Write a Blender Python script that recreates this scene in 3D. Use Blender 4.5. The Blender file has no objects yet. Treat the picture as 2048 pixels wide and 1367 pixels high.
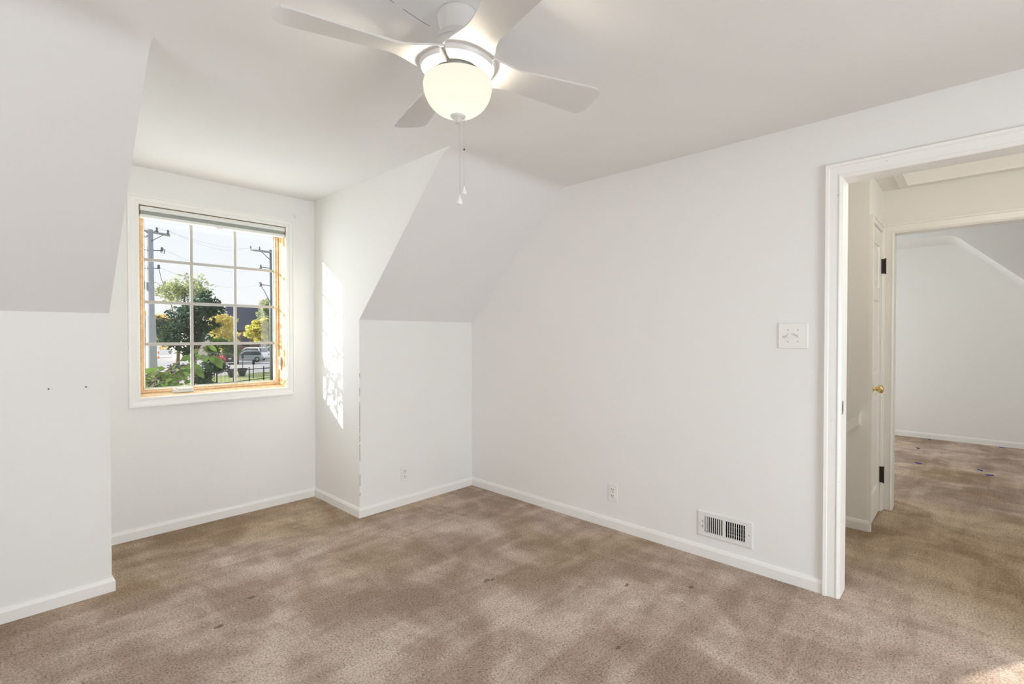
import bpy, math, random
from mathutils import Vector, Matrix

# ------------------------------------------------------------------ camera, sky, sun, large lights, exposure
scene = bpy.context.scene
COL = scene.collection
CAM_H = 1.285
FLEN = 984.5 / 2048 * 36.0
YAW = math.radians(46.647)
PITCH = math.radians(-0.746)
cam_d = bpy.data.cameras.new('camera'); cam_d.sensor_width = 36.0; cam_d.lens = FLEN
cam_d.clip_start = 0.02; cam_d.clip_end = 1500
cam = bpy.data.objects.new('camera', cam_d); COL.objects.link(cam)
cam.location = (0, 0, CAM_H)
cam.rotation_euler = (math.radians(90) + PITCH, 0, -YAW)
scene.camera = cam

scene.view_settings.view_transform = 'Standard'
scene.view_settings.look = 'None'
scene.view_settings.gamma = 1.0
scene.view_settings.use_curve_mapping = False
scene.view_settings.exposure = 0.05
scene.cycles.max_bounces = 14
scene.cycles.diffuse_bounces = 8
scene.cycles.transparent_max_bounces = 24
scene.cycles.use_denoising = True
scene.cycles.sample_clamp_indirect = 6.0

SKY = 1.0
SUN = 11.0
SUN_DIR = Vector((1.0, -0.60, -0.40))
W_DORMER, W_WEST, W_SOUTH, W_HALL, W_FAR = 15.5, 16.0, 186.0, 12.0, 34.0
LAMP = 15.0
HALL_FILL = 10.0

world = bpy.data.worlds.new('sky'); scene.world = world; world.use_nodes = True
wn = world.node_tree; wn.nodes.clear()
w_out = wn.nodes.new('ShaderNodeOutputWorld'); w_bg = wn.nodes.new('ShaderNodeBackground')
w_tc = wn.nodes.new('ShaderNodeTexCoord'); w_sep = wn.nodes.new('ShaderNodeSeparateXYZ'); w_r = wn.nodes.new('ShaderNodeValToRGB')
wn.links.new(w_tc.outputs['Generated'], w_sep.inputs[0]); wn.links.new(w_sep.outputs['Z'], w_r.inputs[0])
w_r.color_ramp.elements[0].position = 0.0; w_r.color_ramp.elements[0].color = (0.98, 0.985, 1.0, 1)
w_r.color_ramp.elements[1].position = 0.5; w_r.color_ramp.elements[1].color = (0.82, 0.90, 1.0, 1)
wn.links.new(w_r.outputs[0], w_bg.inputs[0]); w_bg.inputs[1].default_value = SKY
wn.links.new(w_bg.outputs[0], w_out.inputs[0])

sun_d = bpy.data.lights.new('sun', 'SUN'); sun_d.energy = SUN; sun_d.angle = math.radians(0.45); sun_d.color = (1.0, 0.95, 0.86)
sun = bpy.data.objects.new('sun', sun_d); COL.objects.link(sun)
sun.rotation_euler = SUN_DIR.to_track_quat('-Z', 'Y').to_euler(); sun.location = (-10, 8, 8)


def window_fill(name, loc, direction, sx, sy, power, color=(1, 1, 1), portal=False):
    d = bpy.data.lights.new(name, 'AREA'); d.shape = 'RECTANGLE'; d.size = sx; d.size_y = sy; d.energy = power; d.color = color
    o = bpy.data.objects.new(name, d); COL.objects.link(o); o.location = loc
    o.rotation_euler = Vector(direction).to_track_quat('-Z', 'Y').to_euler()
    if portal:
        d.cycles.is_portal = True
    return o


# daylight lamps added outside the dormer and unseen openings to brighten the rooms
window_fill('fill_dormer', (1.10, 4.12, 1.50), (0, -1, 0.10), 0.88, 1.18, W_DORMER, (0.82, 0.915, 1.0))
window_fill('fill_west', (-1.72, 1.50, 1.82), (1, 0, -0.05), 1.8, 0.50, W_WEST, (0.95, 0.97, 1.0))
window_fill('fill_south', (0.98, -2.62, 1.46), (0.05, 1, -0.04), 1.7, 1.3, W_SOUTH, (0.83, 0.918, 1.0))
window_fill('fill_hall', (3.75, -2.62, 1.45), (0, 1, 0), 0.8, 1.2, W_HALL, (0.92, 0.95, 0.95))
window_fill('fill_far_room', (6.2, 2.62, 1.35), (0.15, -1, 0), 1.5, 1.2, W_FAR, (0.88, 0.95, 1.0))

# ------------------------------------------------------------------ dimensions read from the room
XR, YW, YK, XD, XL, YS, ZC, ZK = 2.84, 3.853, 3.158, 1.780, 0.408, 2.195, 2.35, 1.396
XWEST, YSOUTH = -1.50, -2.25
GROUND = -2.2
R = random.Random(7)


# ------------------------------------------------------------------ materials
def mat(name, color, rough=0.6, metallic=0.0, spec=0.3):
    m = bpy.data.materials.new(name); m.use_nodes = True
    b = m.node_tree.nodes['Principled BSDF']
    b.inputs['Base Color'].default_value = (*color, 1); b.inputs['Roughness'].default_value = rough
    b.inputs['Metallic'].default_value = metallic; b.inputs['Specular IOR Level'].default_value = spec
    return m


class N:
    """small helper to add nodes to a material"""
    def __init__(s, m):
        s.t = m.node_tree; s.b = s.t.nodes.get('Principled BSDF'); s.out = s.t.nodes.get('Material Output')
        s.co = s.t.nodes.new('ShaderNodeTexCoord').outputs['Object']

    def new(s, kind, **kw):
        n = s.t.nodes.new(kind)
        for k, v in kw.items():
            setattr(n, k, v)
        return n

    def link(s, a, b):
        s.t.links.new(a, b)

    def noise(s, scale, detail=3, rough=0.5, dist=0.0, vec=None):
        n = s.new('ShaderNodeTexNoise'); n.inputs['Scale'].default_value = scale; n.inputs['Detail'].default_value = detail
        n.inputs['Roughness'].default_value = rough; n.inputs['Distortion'].default_value = dist
        s.link(vec if vec is not None else s.co, n.inputs['Vector']); return n.outputs['Fac']

    def mapping(s, scale=(1, 1, 1), rot=(0, 0, 0), loc=(0, 0, 0)):
        n = s.new('ShaderNodeMapping'); n.inputs['Scale'].default_value = scale; n.inputs['Rotation'].default_value = rot
        n.inputs['Location'].default_value = loc; s.link(s.co, n.inputs['Vector']); return n.outputs[0]

    def ramp(s, fac, stops):
        n = s.new('ShaderNodeValToRGB'); e = n.color_ramp.elements
        while len(e) < len(stops):
            e.new(0.5)
        for i, (p, c) in enumerate(stops):
            e[i].position = p; e[i].color = (*c, 1) if len(c) == 3 else c
        s.link(fac, n.inputs[0]); return n.outputs[0]

    def mix(s, fac, a, b, mode='MIX'):
        n = s.new('ShaderNodeMix', data_type='RGBA', blend_type=mode)
        for sock, v in ((n.inputs[0], fac), (n.inputs[6], a), (n.inputs[7], b)):
            if hasattr(v, 'is_linked') or hasattr(v, 'links'):
                s.link(v, sock)
            elif isinstance(v, (int, float)):
                sock.default_value = v
            else:
                sock.default_value = (*v, 1)
        return n.outputs[2]

    def math(s, op, a, b=0.0, clamp=False):
        n = s.new('ShaderNodeMath', operation=op, use_clamp=clamp)
        for sock, v in ((n.inputs[0], a), (n.inputs[1], b)):
            if hasattr(v, 'links'):
                s.link(v, sock)
            else:
                sock.default_value = v
        return n.outputs[0]

    def sep(s, vec=None):
        n = s.new('ShaderNodeSeparateXYZ'); s.link(vec if vec is not None else s.co, n.inputs[0]); return n.outputs

    def bump(s, height, strength=0.2, dist=0.01):
        n = s.new('ShaderNodeBump'); n.inputs['Strength'].default_value = strength; n.inputs['Distance'].default_value = dist
        s.link(height, n.inputs['Height']); s.link(n.outputs[0], s.b.inputs['Normal'])

    def color(s, sock):
        s.link(sock, s.b.inputs['Base Color'])


def plaster(name, color, strength=0.12):
    m = mat(name, color, 0.85, spec=0.12); n = N(m)
    big = n.noise(1.3, 2)
    c2 = tuple(c * 0.965 for c in color)
    n.color(n.mix(big, color, c2))
    h = n.math('ADD', n.math('MULTIPLY', n.noise(70, 4, 0.6, 0.6), 0.6), n.noise(16, 3, 0.5, 0.8))
    n.bump(h, strength, 0.006)
    return m


M = {}
M['wall'] = plaster('wall_paint_warm_white', (0.86, 0.854, 0.832))
M['ceil_flat'] = plaster('ceiling_paint', (0.835, 0.83, 0.825), 0.2)
M['trim'] = mat('trim_gloss_white', (0.875, 0.865, 0.835), 0.38, spec=0.4)
M['plastic'] = mat('white_plastic', (0.84, 0.83, 0.80), 0.35, spec=0.45)
M['plastic_grey'] = mat('grey_white_plastic', (0.72, 0.74, 0.71), 0.4)
M['slot'] = mat('socket_slot_dark', (0.03, 0.03, 0.03), 0.6)
M['screw'] = mat('screw_steel', (0.45, 0.44, 0.42), 0.4, 0.6)
M['vent_white'] = mat('register_white_enamel', (0.80, 0.79, 0.77), 0.4)
M['vent_grey'] = mat('register_rod_grey', (0.30, 0.29, 0.28), 0.5)
M['vent_dark'] = mat('duct_dark', (0.012, 0.011, 0.011), 0.9)
M['brass'] = mat('polished_brass', (0.80, 0.64, 0.30), 0.16, 1.0)
M['hinge'] = mat('worn_dark_hinge', (0.045, 0.035, 0.028), 0.5, 0.5)
M['steel'] = mat('dull_strike_steel', (0.36, 0.33, 0.28), 0.45, 0.7)
M['fan'] = mat('fan_white_enamel', (0.67, 0.655, 0.64), 0.35, spec=0.4)
M['chain'] = mat('pull_chain_metal', (0.62, 0.60, 0.56), 0.35, 0.6)
M['tape'] = mat('blue_tape', (0.03, 0.06, 0.45), 0.6)
M['shade_head'] = mat('shade_white', (0.80, 0.81, 0.77), 0.5)
M['shade_cloth'] = mat('shade_cloth_grey', (0.50, 0.53, 0.49), 0.9)
M['grille'] = mat('muntin_grey_white', (0.50, 0.49, 0.47), 0.5)
M['nail'] = mat('nail_dark', (0.20, 0.18, 0.16), 0.6)

# ceiling with a hairline crack running to the fan
m = plaster('ceiling_paint_cracked', (0.835, 0.83, 0.825), 0.2); n = N(m); M['ceil'] = m
base_src = [l for l in m.node_tree.links if l.to_socket == n.b.inputs['Base Color']][0].from_socket
sx, sy, sz = n.sep()
wob = n.math('MULTIPLY', n.math('SUBTRACT', n.noise(9, 2), 0.5), 0.010)
dist = n.math('ABSOLUTE', n.math('SUBTRACT', n.math('ADD', sy, wob), n.math('ADD', n.math('MULTIPLY', sx, 0.09), 1.287)))
line = n.math('LESS_THAN', dist, 0.0015)
inx = n.math('LESS_THAN', sx, 1.05)
brk = n.math('GREATER_THAN', n.noise(26, 1), 0.38)
n.color(n.mix(n.math('MULTIPLY', n.math('MULTIPLY', line, inx), brk), base_src, (0.28, 0.27, 0.26)))

# knee wall paint with worn chips along the dormer corner
m = plaster('wall_paint_chipped_edge', (0.86, 0.854, 0.832)); n = N(m); M['wall_chip'] = m
base_src = [l for l in m.node_tree.links if l.to_socket == n.b.inputs['Base Color']][0].from_socket
sx, sy, sz = n.sep()
near = n.math('LESS_THAN', n.math('SUBTRACT', sx, XD), 0.0036)
low = n.math('LESS_THAN', sz, 1.02)
chip = n.math('GREATER_THAN', n.noise(1.0, 4, 0.7, vec=n.mapping((4, 4, 11))), 0.50)
n.color(n.mix(n.math('MULTIPLY', n.math('MULTIPLY', near, low), chip), base_src, (0.20, 0.185, 0.17)))

# trim with paint chips for the door frame
m = mat('trim_worn_white', (0.875, 0.865, 0.835), 0.38, spec=0.4); n = N(m); M['trim_worn'] = m
f = n.noise(38, 4, 0.7)
n.color(n.ramp(f, [(0.0, (0.30, 0.27, 0.22)), (0.27, (0.38, 0.35, 0.30)), (0.295, (0.875, 0.865, 0.835)), (1.0, (0.875, 0.865, 0.835))]))

# pine window wood
m = mat('pine_wood', (0.72, 0.46, 0.22), 0.42, spec=0.35); n = N(m); M['pine'] = m
g = n.noise(5.0, 5, 0.6, 1.2, vec=n.mapping((7, 7, 7)))
n.color(n.ramp(g, [(0.3, (0.60, 0.40, 0.21)), (0.55, (0.74, 0.55, 0.34)), (0.75, (0.82, 0.66, 0.45))]))

# carpet: worn beige cut pile
m = mat('beige_carpet_pile', (0.4, 0.3, 0.22), 0.95, spec=0.05); n = N(m); M['carpet'] = m
a = n.noise(1.7, 4, 0.55, 0.9)
b = n.noise(4.4, 4, 0.62, 0.7, vec=n.mapping((1, 0.55, 1), (0, 0, 0.7)))
st = n.noise(3.6, 3, 0.5, 0.6, vec=n.mapping((0.45, 2.6, 1), (0, 0, -0.5)))
worn = n.math('ADD', n.math('MULTIPLY', a, 0.42), n.math('ADD', n.math('MULTIPLY', b, 0.36), n.math('MULTIPLY', st, 0.22)))
base = n.ramp(worn, [(0.39, (0.440, 0.332, 0.256)), (0.465, (0.520, 0.403, 0.322)), (0.515, (0.625, 0.500, 0.414)), (0.595, (0.80, 0.665, 0.566))])
# noise between pinkish and olive tone, more olive towards the window bay and hall
sx, sy, sz = n.sep()
edge_bay = n.math('MULTIPLY', n.math('SUBTRACT', sy, 2.95), 1.6, True)
edge_hall = n.math('MULTIPLY', n.math('MULTIPLY', n.math('SUBTRACT', sx, 2.85), 1.2, True), n.math('SUBTRACT', 1.0, n.math('MULTIPLY', n.math('SUBTRACT', sx, 4.4), 0.9, True)))
soil = n.math('ADD', n.math('MAXIMUM', n.math('MULTIPLY', edge_bay, .20), n.math('MULTIPLY', edge_hall, .24)), -.05)  # shifts the tone towards olive, by position only
tone = n.math('ADD', n.noise(0.9, 3, 0.5, 0.4), soil)
base = n.mix(n.ramp(tone, [(0.42, (0, 0, 0)), (0.62, (0.75, 0.75, 0.75))]), base, n.mix(1.0, base, (0.92, 0.86, 0.70), 'MULTIPLY'))
g1 = n.noise(300, 3, 0.7)
g2 = n.noise(120, 3, 0.65)
grain = n.math('ADD', n.math('MULTIPLY', g1, 0.40), n.math('MULTIPLY', g2, 0.60))
base = n.mix(1.0, base, n.ramp(grain, [(0.34, (0.36, 0.34, 0.32)), (0.47, (0.92, 0.92, 0.92)), (0.62, (1.35, 1.35, 1.35))]), 'MULTIPLY')
speck = n.ramp(n.noise(88, 2, 0.6), [(0.60, (1, 1, 1)), (0.70, (0.50, 0.47, 0.44))])  # dark specks put small tuft shadows into the pile colour
base = n.mix(1.0, base, speck, 'MULTIPLY')
# small dark spots spilled on the pile
sx, sy, sz = n.sep()
spot = None
for px, py, pr in ((0.868, 2.58, 0.020), (1.779, 1.858, 0.022), (1.762, 1.061, 0.014), (0.681, 2.426, 0.020), (1.80, 1.845, 0.012), (2.24, 1.30, 0.016), (2.45, 1.05, 0.018)):
    dx = n.math('SUBTRACT', sx, px); dy = n.math('SUBTRACT', sy, py)
    d = n.math('SQRT', n.math('ADD', n.math('MULTIPLY', dx, dx), n.math('MULTIPLY', n.math('MULTIPLY', dy, dy), 2.5)))
    d = n.math('ADD', d, n.math('MULTIPLY', n.math('SUBTRACT', n.noise(60, 2), 0.5), 0.03))
    s = n.math('LESS_THAN', d, pr)
    spot = s if spot is None else n.math('MAXIMUM', spot, s)
base = n.mix(n.math('MULTIPLY', spot, 0.6), base, (0.12, 0.08, 0.055))
n.color(base)
n.bump(n.math('ADD', n.math('MULTIPLY', g1, 0.6), g2), 0.9, 0.012)

# thin window glass
m = bpy.data.materials.new('window_glass'); m.use_nodes = True; t = m.node_tree; t.nodes.clear(); M['glass'] = m
o_ = t.nodes.new('ShaderNodeOutputMaterial'); tr = t.nodes.new('ShaderNodeBsdfTransparent'); gl = t.nodes.new('ShaderNodeBsdfGlossy'); mx = t.nodes.new('ShaderNodeMixShader')
tr.inputs[0].default_value = (0.97, 0.985, 0.98, 1); gl.inputs['Roughness'].default_value = 0.02; mx.inputs[0].default_value = 0.06
t.links.new(tr.outputs[0], mx.inputs[1]); t.links.new(gl.outputs[0], mx.inputs[2]); t.links.new(mx.outputs[0], o_.inputs[0])

# frosted lit bowl of the fan light
m = bpy.data.materials.new('lit_frosted_glass'); m.use_nodes = True; t = m.node_tree; t.nodes.clear(); M['bowl'] = m
o_ = t.nodes.new('ShaderNodeOutputMaterial'); tl = t.nodes.new('ShaderNodeBsdfTranslucent'); em = t.nodes.new('ShaderNodeEmission'); ad = t.nodes.new('ShaderNodeAddShader')
tl.inputs[0].default_value = (0.008, 0.0075, 0.007, 1); em.inputs[0].default_value = (1.0, 0.945, 0.80, 1); em.inputs[1].default_value = 0.80
t.links.new(tl.outputs[0], ad.inputs[0]); t.links.new(em.outputs[0], ad.inputs[1]); t.links.new(ad.outputs[0], o_.inputs[0])


def leaf_mat(name, stops, trans=0.5):
    m = bpy.data.materials.new(name); m.use_nodes = True; n = N(m); t = m.node_tree
    c = n.ramp(n.noise(1.6, 3, 0.7), stops); n.color(c); n.b.inputs['Roughness'].default_value = 0.6; n.b.inputs['Specular IOR Level'].default_value = 0.25
    tl = n.new('ShaderNodeBsdfTranslucent'); n.link(n.mix(1.0, c, (1.12, 1.12, 0.85), 'MULTIPLY'), tl.inputs[0])
    mx = n.new('ShaderNodeMixShader'); mx.inputs[0].default_value = trans
    n.link(n.b.outputs[0], mx.inputs[1]); n.link(tl.outputs[0], mx.inputs[2]); n.link(mx.outputs[0], n.out.inputs[0])
    return m


M['leaf_dark'] = leaf_mat('foliage_dark_green', [(0.3, (0.035, 0.07, 0.055)), (0.6, (0.06, 0.11, 0.075)), (0.75, (0.14, 0.20, 0.10))], 0.3)
M['leaf_pale'] = leaf_mat('foliage_pale_green', [(0.3, (0.30, 0.34, 0.21)), (0.7, (0.44, 0.47, 0.32))], 0.55)
M['leaf_yellow'] = leaf_mat('foliage_autumn_yellow', [(0.3, (0.64, 0.55, 0.22)), (0.5, (0.82, 0.74, 0.40)), (0.7, (0.48, 0.52, 0.26))], 0.62)
M['leaf_lime'] = leaf_mat('foliage_yellow_green', [(0.3, (0.42, 0.47, 0.15)), (0.5, (0.62, 0.60, 0.20)), (0.7, (0.76, 0.62, 0.22))], 0.62)
M['leaf_orange'] = leaf_mat('foliage_orange', [(0.3, (0.66, 0.42, 0.18)), (0.6, (0.80, 0.64, 0.34)), (0.75, (0.54, 0.50, 0.24))], 0.6)
M['leaf_near'] = leaf_mat('foliage_fresh_green', [(0.3, (0.05, 0.10, 0.035)), (0.55, (0.11, 0.18, 0.05)), (0.75, (0.24, 0.31, 0.09))], 0.42)
M['flower_red'] = leaf_mat('flower_red_pink', [(0.3, (0.60, 0.07, 0.12)), (0.7, (0.80, 0.24, 0.30))], 0.4)
M['bark'] = mat('bark_brown', (0.16, 0.12, 0.09), 0.9)
M['pole_wood'] = mat('weathered_pole_wood', (0.33, 0.34, 0.37), 0.85)
M['pole_metal'] = mat('pole_hardware_grey', (0.16, 0.18, 0.20), 0.6, 0.3)
M['wire'] = mat('overhead_wire_grey', (0.72, 0.74, 0.77), 0.7)
M['asphalt'] = mat('asphalt_grey', (0.34, 0.33, 0.34), 0.9)
M['concrete'] = mat('pale_concrete', (0.62, 0.58, 0.52), 0.9)
M['iron'] = mat('black_iron', (0.03, 0.035, 0.035), 0.5, 0.3)
M['grass'] = mat('lawn_green', (0.24, 0.30, 0.11), 0.95)
M['roof_slate'] = mat('dark_slate_shingles', (0.085, 0.09, 0.12), 0.85)
M['brick'] = mat('brown_brick', (0.22, 0.15, 0.12), 0.9)
M['siding'] = mat('cream_siding', (0.66, 0.60, 0.52), 0.8)
M['glass_dark'] = mat('tinted_car_glass', (0.03, 0.035, 0.045), 0.15, spec=0.6)
M['tyre'] = mat('black_tyre', (0.02, 0.02, 0.022), 0.8)
M['car_white'] = mat('white_car_paint', (0.72, 0.74, 0.78), 0.3)
M['car_dark'] = mat('dark_plum_car_paint', (0.05, 0.042, 0.05), 0.3)
M['car_silver'] = mat('silver_green_car_paint', (0.34, 0.38, 0.38), 0.3, 0.3)
M['car_black'] = mat('black_car_paint', (0.02, 0.022, 0.03), 0.25)
M['tail_red'] = mat('tail_lamp_red', (0.5, 0.03, 0.03), 0.3)
M['plate'] = mat('licence_plate_white', (0.7, 0.7, 0.7), 0.5)
M['orange'] = mat('orange_marker', (0.75, 0.22, 0.06), 0.6)
for key, (c, s) in {'asphalt': ((0.40, 0.39, 0.41), 3), 'grass': ((0.34, 0.36, 0.16), 5), 'concrete': ((0.70, 0.66, 0.60), 4), 'pole_wood': ((0.42, 0.43, 0.47), 3)}.items():
    n = N(M[key]); b0 = tuple(n.b.inputs['Base Color'].default_value)[:3]
    n.color(n.mix(n.noise(s, 4, 0.6), b0, c))


# ------------------------------------------------------------------ mesh builder
class MB:
    def __init__(s):
        s.v = []; s.f = []; s.sm = []

    def add(s, verts, faces, smooth=False):
        o = len(s.v); s.v += [tuple(p) for p in verts]
        s.f += [tuple(i + o for i in f) for f in faces]; s.sm += [smooth] * len(faces); return s

    def quad(s, a, b, c, d):
        return s.add((a, b, c, d), ((0, 1, 2, 3),))

    def box(s, x0, x1, y0, y1, z0, z1, bev=0.0):
        if bev <= 0:
            v = [(x, y, z) for z in (z0, z1) for y in (y0, y1) for x in (x0, x1)]
            return s.add(v, ((0, 2, 3, 1), (4, 5, 7, 6), (0, 1, 5, 4), (2, 6, 7, 3), (0, 4, 6, 2), (1, 3, 7, 5)))
        b = min(bev, (x1 - x0) * .45, (y1 - y0) * .45, (z1 - z0) * .45)
        # chamfered box: 24 verts
        V = []; idx = {}
        for sx in (0, 1):
            for sy in (0, 1):
                for sz in (0, 1):
                    cx, cy, cz = (x0, x1)[sx], (y0, y1)[sy], (z0, z1)[sz]
                    ix, iy, iz = cx + (b, -b)[sx], cy + (b, -b)[sy], cz + (b, -b)[sz]
                    for ax, p in (('x', (cx, iy, iz)), ('y', (ix, cy, iz)), ('z', (ix, iy, cz))):
                        idx[sx, sy, sz, ax] = len(V); V.append(p)
        F = []
        for k in (0, 1):
            F.append([idx[k, 0, 0, 'x'], idx[k, 1, 0, 'x'], idx[k, 1, 1, 'x'], idx[k, 0, 1, 'x']])
            F.append([idx[0, k, 0, 'y'], idx[1, k, 0, 'y'], idx[1, k, 1, 'y'], idx[0, k, 1, 'y']])
            F.append([idx[0, 0, k, 'z'], idx[1, 0, k, 'z'], idx[1, 1, k, 'z'], idx[0, 1, k, 'z']])
        for i in (0, 1):
            for j in (0, 1):
                F.append([idx[i, j, 0, 'x'], idx[i, j, 1, 'x'], idx[i, j, 1, 'y'], idx[i, j, 0, 'y']])
                F.append([idx[i, 0, j, 'x'], idx[i, 1, j, 'x'], idx[i, 1, j, 'z'], idx[i, 0, j, 'z']])
                F.append([idx[0, i, j, 'y'], idx[1, i, j, 'y'], idx[1, i, j, 'z'], idx[0, i, j, 'z']])
        for i in (0, 1):
            for j in (0, 1):
                for k in (0, 1):
                    F.append([idx[i, j, k, 'x'], idx[i, j, k, 'y'], idx[i, j, k, 'z']])
        c = Vector(((x0 + x1) / 2, (y0 + y1) / 2, (z0 + z1) / 2)); F2 = []
        for f in F:
            p = [Vector(V[i]) for i in f]; nn = (p[1] - p[0]).cross(p[2] - p[0]); mid = sum(p, Vector()) / len(p)
            F2.append(f if nn.dot(mid - c) > 0 else f[::-1])
        return s.add(V, F2)

    def tube(s, pts, r, seg=8, caps=True, smooth=True):
        pts = [Vector(p) for p in pts]; k = len(pts); rs = r if isinstance(r, (list, tuple)) else [r] * k
        V = []; up0 = None
        for i, p in enumerate(pts):
            d = (pts[min(i + 1, k - 1)] - pts[max(i - 1, 0)]).normalized()
            if up0 is None:
                up0 = Vector((0, 0, 1)) if abs(d.z) < .9 else Vector((1, 0, 0))
            a = d.cross(up0).normalized(); b = a.cross(d).normalized(); up0 = b
            for j in range(seg):
                t = 2 * math.pi * j / seg; V.append(p + rs[i] * (math.cos(t) * a + math.sin(t) * b))
        F = [(i * seg + j, i * seg + (j + 1) % seg, (i + 1) * seg + (j + 1) % seg, (i + 1) * seg + j) for i in range(k - 1) for j in range(seg)]
        s.add(V, F, smooth)
        if caps:
            o = len(s.v) - len(V); s.f += [tuple(o + j for j in range(seg)), tuple(o + (k - 1) * seg + j for j in range(seg))[::-1]]; s.sm += [False, False]
        return s

    def lathe(s, c, prof, seg=32, axis='z', smooth=True, sharp=False):
        """prof = [(r, h)...] along axis from point c"""
        c = Vector(c); V = []
        ax = {'z': (Vector((1, 0, 0)), Vector((0, 1, 0)), Vector((0, 0, 1))), 'y': (Vector((0, 0, 1)), Vector((1, 0, 0)), Vector((0, 1, 0))), 'x': (Vector((0, 1, 0)), Vector((0, 0, 1)), Vector((1, 0, 0)))}[axis]
        for r, h in prof:
            for j in range(seg):
                t = 2 * math.pi * j / seg; V.append(c + ax[0] * r * math.cos(t) + ax[1] * r * math.sin(t) + ax[2] * h)
        F = [(i * seg + j, i * seg + (j + 1) % seg, (i + 1) * seg + (j + 1) % seg, (i + 1) * seg + j) for i in range(len(prof) - 1) for j in range(seg)]
        return s.add(V, F, smooth)

    def sphere(s, c, r, seg=10, rings=6, sc=(1, 1, 1)):
        c = Vector(c); V = []
        for i in range(rings + 1):
            a = math.pi * i / rings
            for j in range(seg):
                t = 2 * math.pi * j / seg; V.append((c.x + sc[0] * r * math.sin(a) * math.cos(t), c.y + sc[1] * r * math.sin(a) * math.sin(t), c.z + sc[2] * r * math.cos(a)))
        F = [(i * seg + j, (i + 1) * seg + j, (i + 1) * seg + (j + 1) % seg, i * seg + (j + 1) % seg) for i in range(rings) for j in range(seg)]
        return s.add(V, F, True)

    def prism(s, poly, axis, a, b):
        """extrude a 2-D polygon along an axis from a to b; the polygon is in the two other axes in xyz order"""
        def P(p, t):
            return {'x': (t, p[0], p[1]), 'y': (p[0], t, p[1]), 'z': (p[0], p[1], t)}[axis]
        k = len(poly); V = [P(p, a) for p in poly] + [P(p, b) for p in poly]
        F = [tuple(range(k)), tuple(range(2 * k - 1, k - 1, -1))] + [(i, k + i, k + (i + 1) % k, (i + 1) % k) for i in range(k)]
        return s.add(V, F)

    def molding(s, path, offs, normal, prof, closed=False):
        """sweep a profile [(a, b)] with mitred corners; a along the in-plane offset, b along the plane normal"""
        k = len(path); V = []; nv = Vector(normal)
        for p, o in zip(path, offs):
            for a, b in prof:
                V.append(Vector(p) + Vector(o) * a + nv * b)
        q = len(prof); F = []
        for i in range(k if closed else k - 1):
            j = (i + 1) % k
            for t in range(q - 1):
                F.append((i * q + t, i * q + t + 1, j * q + t + 1, j * q + t))
        if not closed:
            F += [tuple(range(q)), tuple((k - 1) * q + t for t in range(q))[::-1]]
        return s.add(V, F)



ORIG = {}


def build(self, name, m, parent=None, origin=None, recalc=True):
    if origin is None:
        if parent is not None:
            origin = ORIG[parent.name]
        else:
            xs, ys, zs = zip(*self.v); origin = ((min(xs) + max(xs)) / 2, (min(ys) + max(ys)) / 2, min(zs))
    origin = Vector(origin)
    me = bpy.data.meshes.new(name)
    me.from_pydata([tuple(Vector(p) - origin) for p in self.v], [], self.f); me.update()
    me.polygons.foreach_set('use_smooth', self.sm)
    if recalc:
        import bmesh
        bm = bmesh.new(); bm.from_mesh(me); bmesh.ops.remove_doubles(bm, verts=bm.verts, dist=1e-6); bmesh.ops.recalc_face_normals(bm, faces=bm.faces); bm.to_mesh(me); bm.free()
    me.materials.append(m)
    o = bpy.data.objects.new(name, me); COL.objects.link(o)
    if parent is not None:
        o.parent = parent; o.location = origin - Vector(ORIG[parent.name])
    else:
        o.location = origin
    ORIG[o.name] = tuple(origin)
    return o


MB.build = build


def tag(o, label=None, cat=None, group=None, kind=None):
    if label: o['label'] = label
    if cat: o['category'] = cat
    if group: o['group'] = group
    if kind: o['kind'] = kind
    return o


def thing(name, label, cat, loc, group=None, kind=None):
    o = bpy.data.objects.new(name, None); COL.objects.link(o); o.location = loc; o.empty_display_size = 0.05
    ORIG[o.name] = tuple(loc)
    return tag(o, label, cat, group, kind)


def struct(mb, name, m, label=None, cat='wall', world=True, parent=None, recalc=True):
    o = mb.build(name, m, parent=parent, origin=(0, 0, 0) if world and parent is None else None, recalc=recalc)
    if parent is None:
        tag(o, label, cat, kind='structure')
    return o


def sheet(axis, val, u0, u1, v0, v1, holes=(), mb=None):
    """a wall plane at axis=val with rectangular holes; (u, v) are the other two axes in xyz order"""
    mb = mb or MB()
    us = sorted({u0, u1, *[h[0] for h in holes], *[h[1] for h in holes]}); vs = sorted({v0, v1, *[h[2] for h in holes], *[h[3] for h in holes]})
    us = [u for u in us if u0 <= u <= u1]; vs = [v for v in vs if v0 <= v <= v1]

    def P(u, v):
        return {'x': (val, u, v), 'y': (u, val, v), 'z': (u, v, val)}[axis]
    for a, b in zip(us, us[1:]):
        for c, d in zip(vs, vs[1:]):
            mu, mv = (a + b) / 2, (c + d) / 2
            if any(h[0] < mu < h[1] and h[2] < mv < h[3] for h in holes):
                continue
            mb.quad(P(a, c), P(b, c), P(b, d), P(a, d))
    return mb


# ------------------------------------------------------------------ room shell
XJ = 2.957            # hall side of the right wall
XS = 3.945            # stairwell wall in the hall
XH = 4.545            # wall with the second doorway
XH2 = 4.66
XF = 8.03             # far wall of the far room
YC = 0.515            # corner and closet plane in the hall
DOOR_N, DOOR_S, DOOR_T = 0.475, -0.345, 2.045
D2_N, D2_S, D2_T = 0.442, -0.36, 2.03

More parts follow.
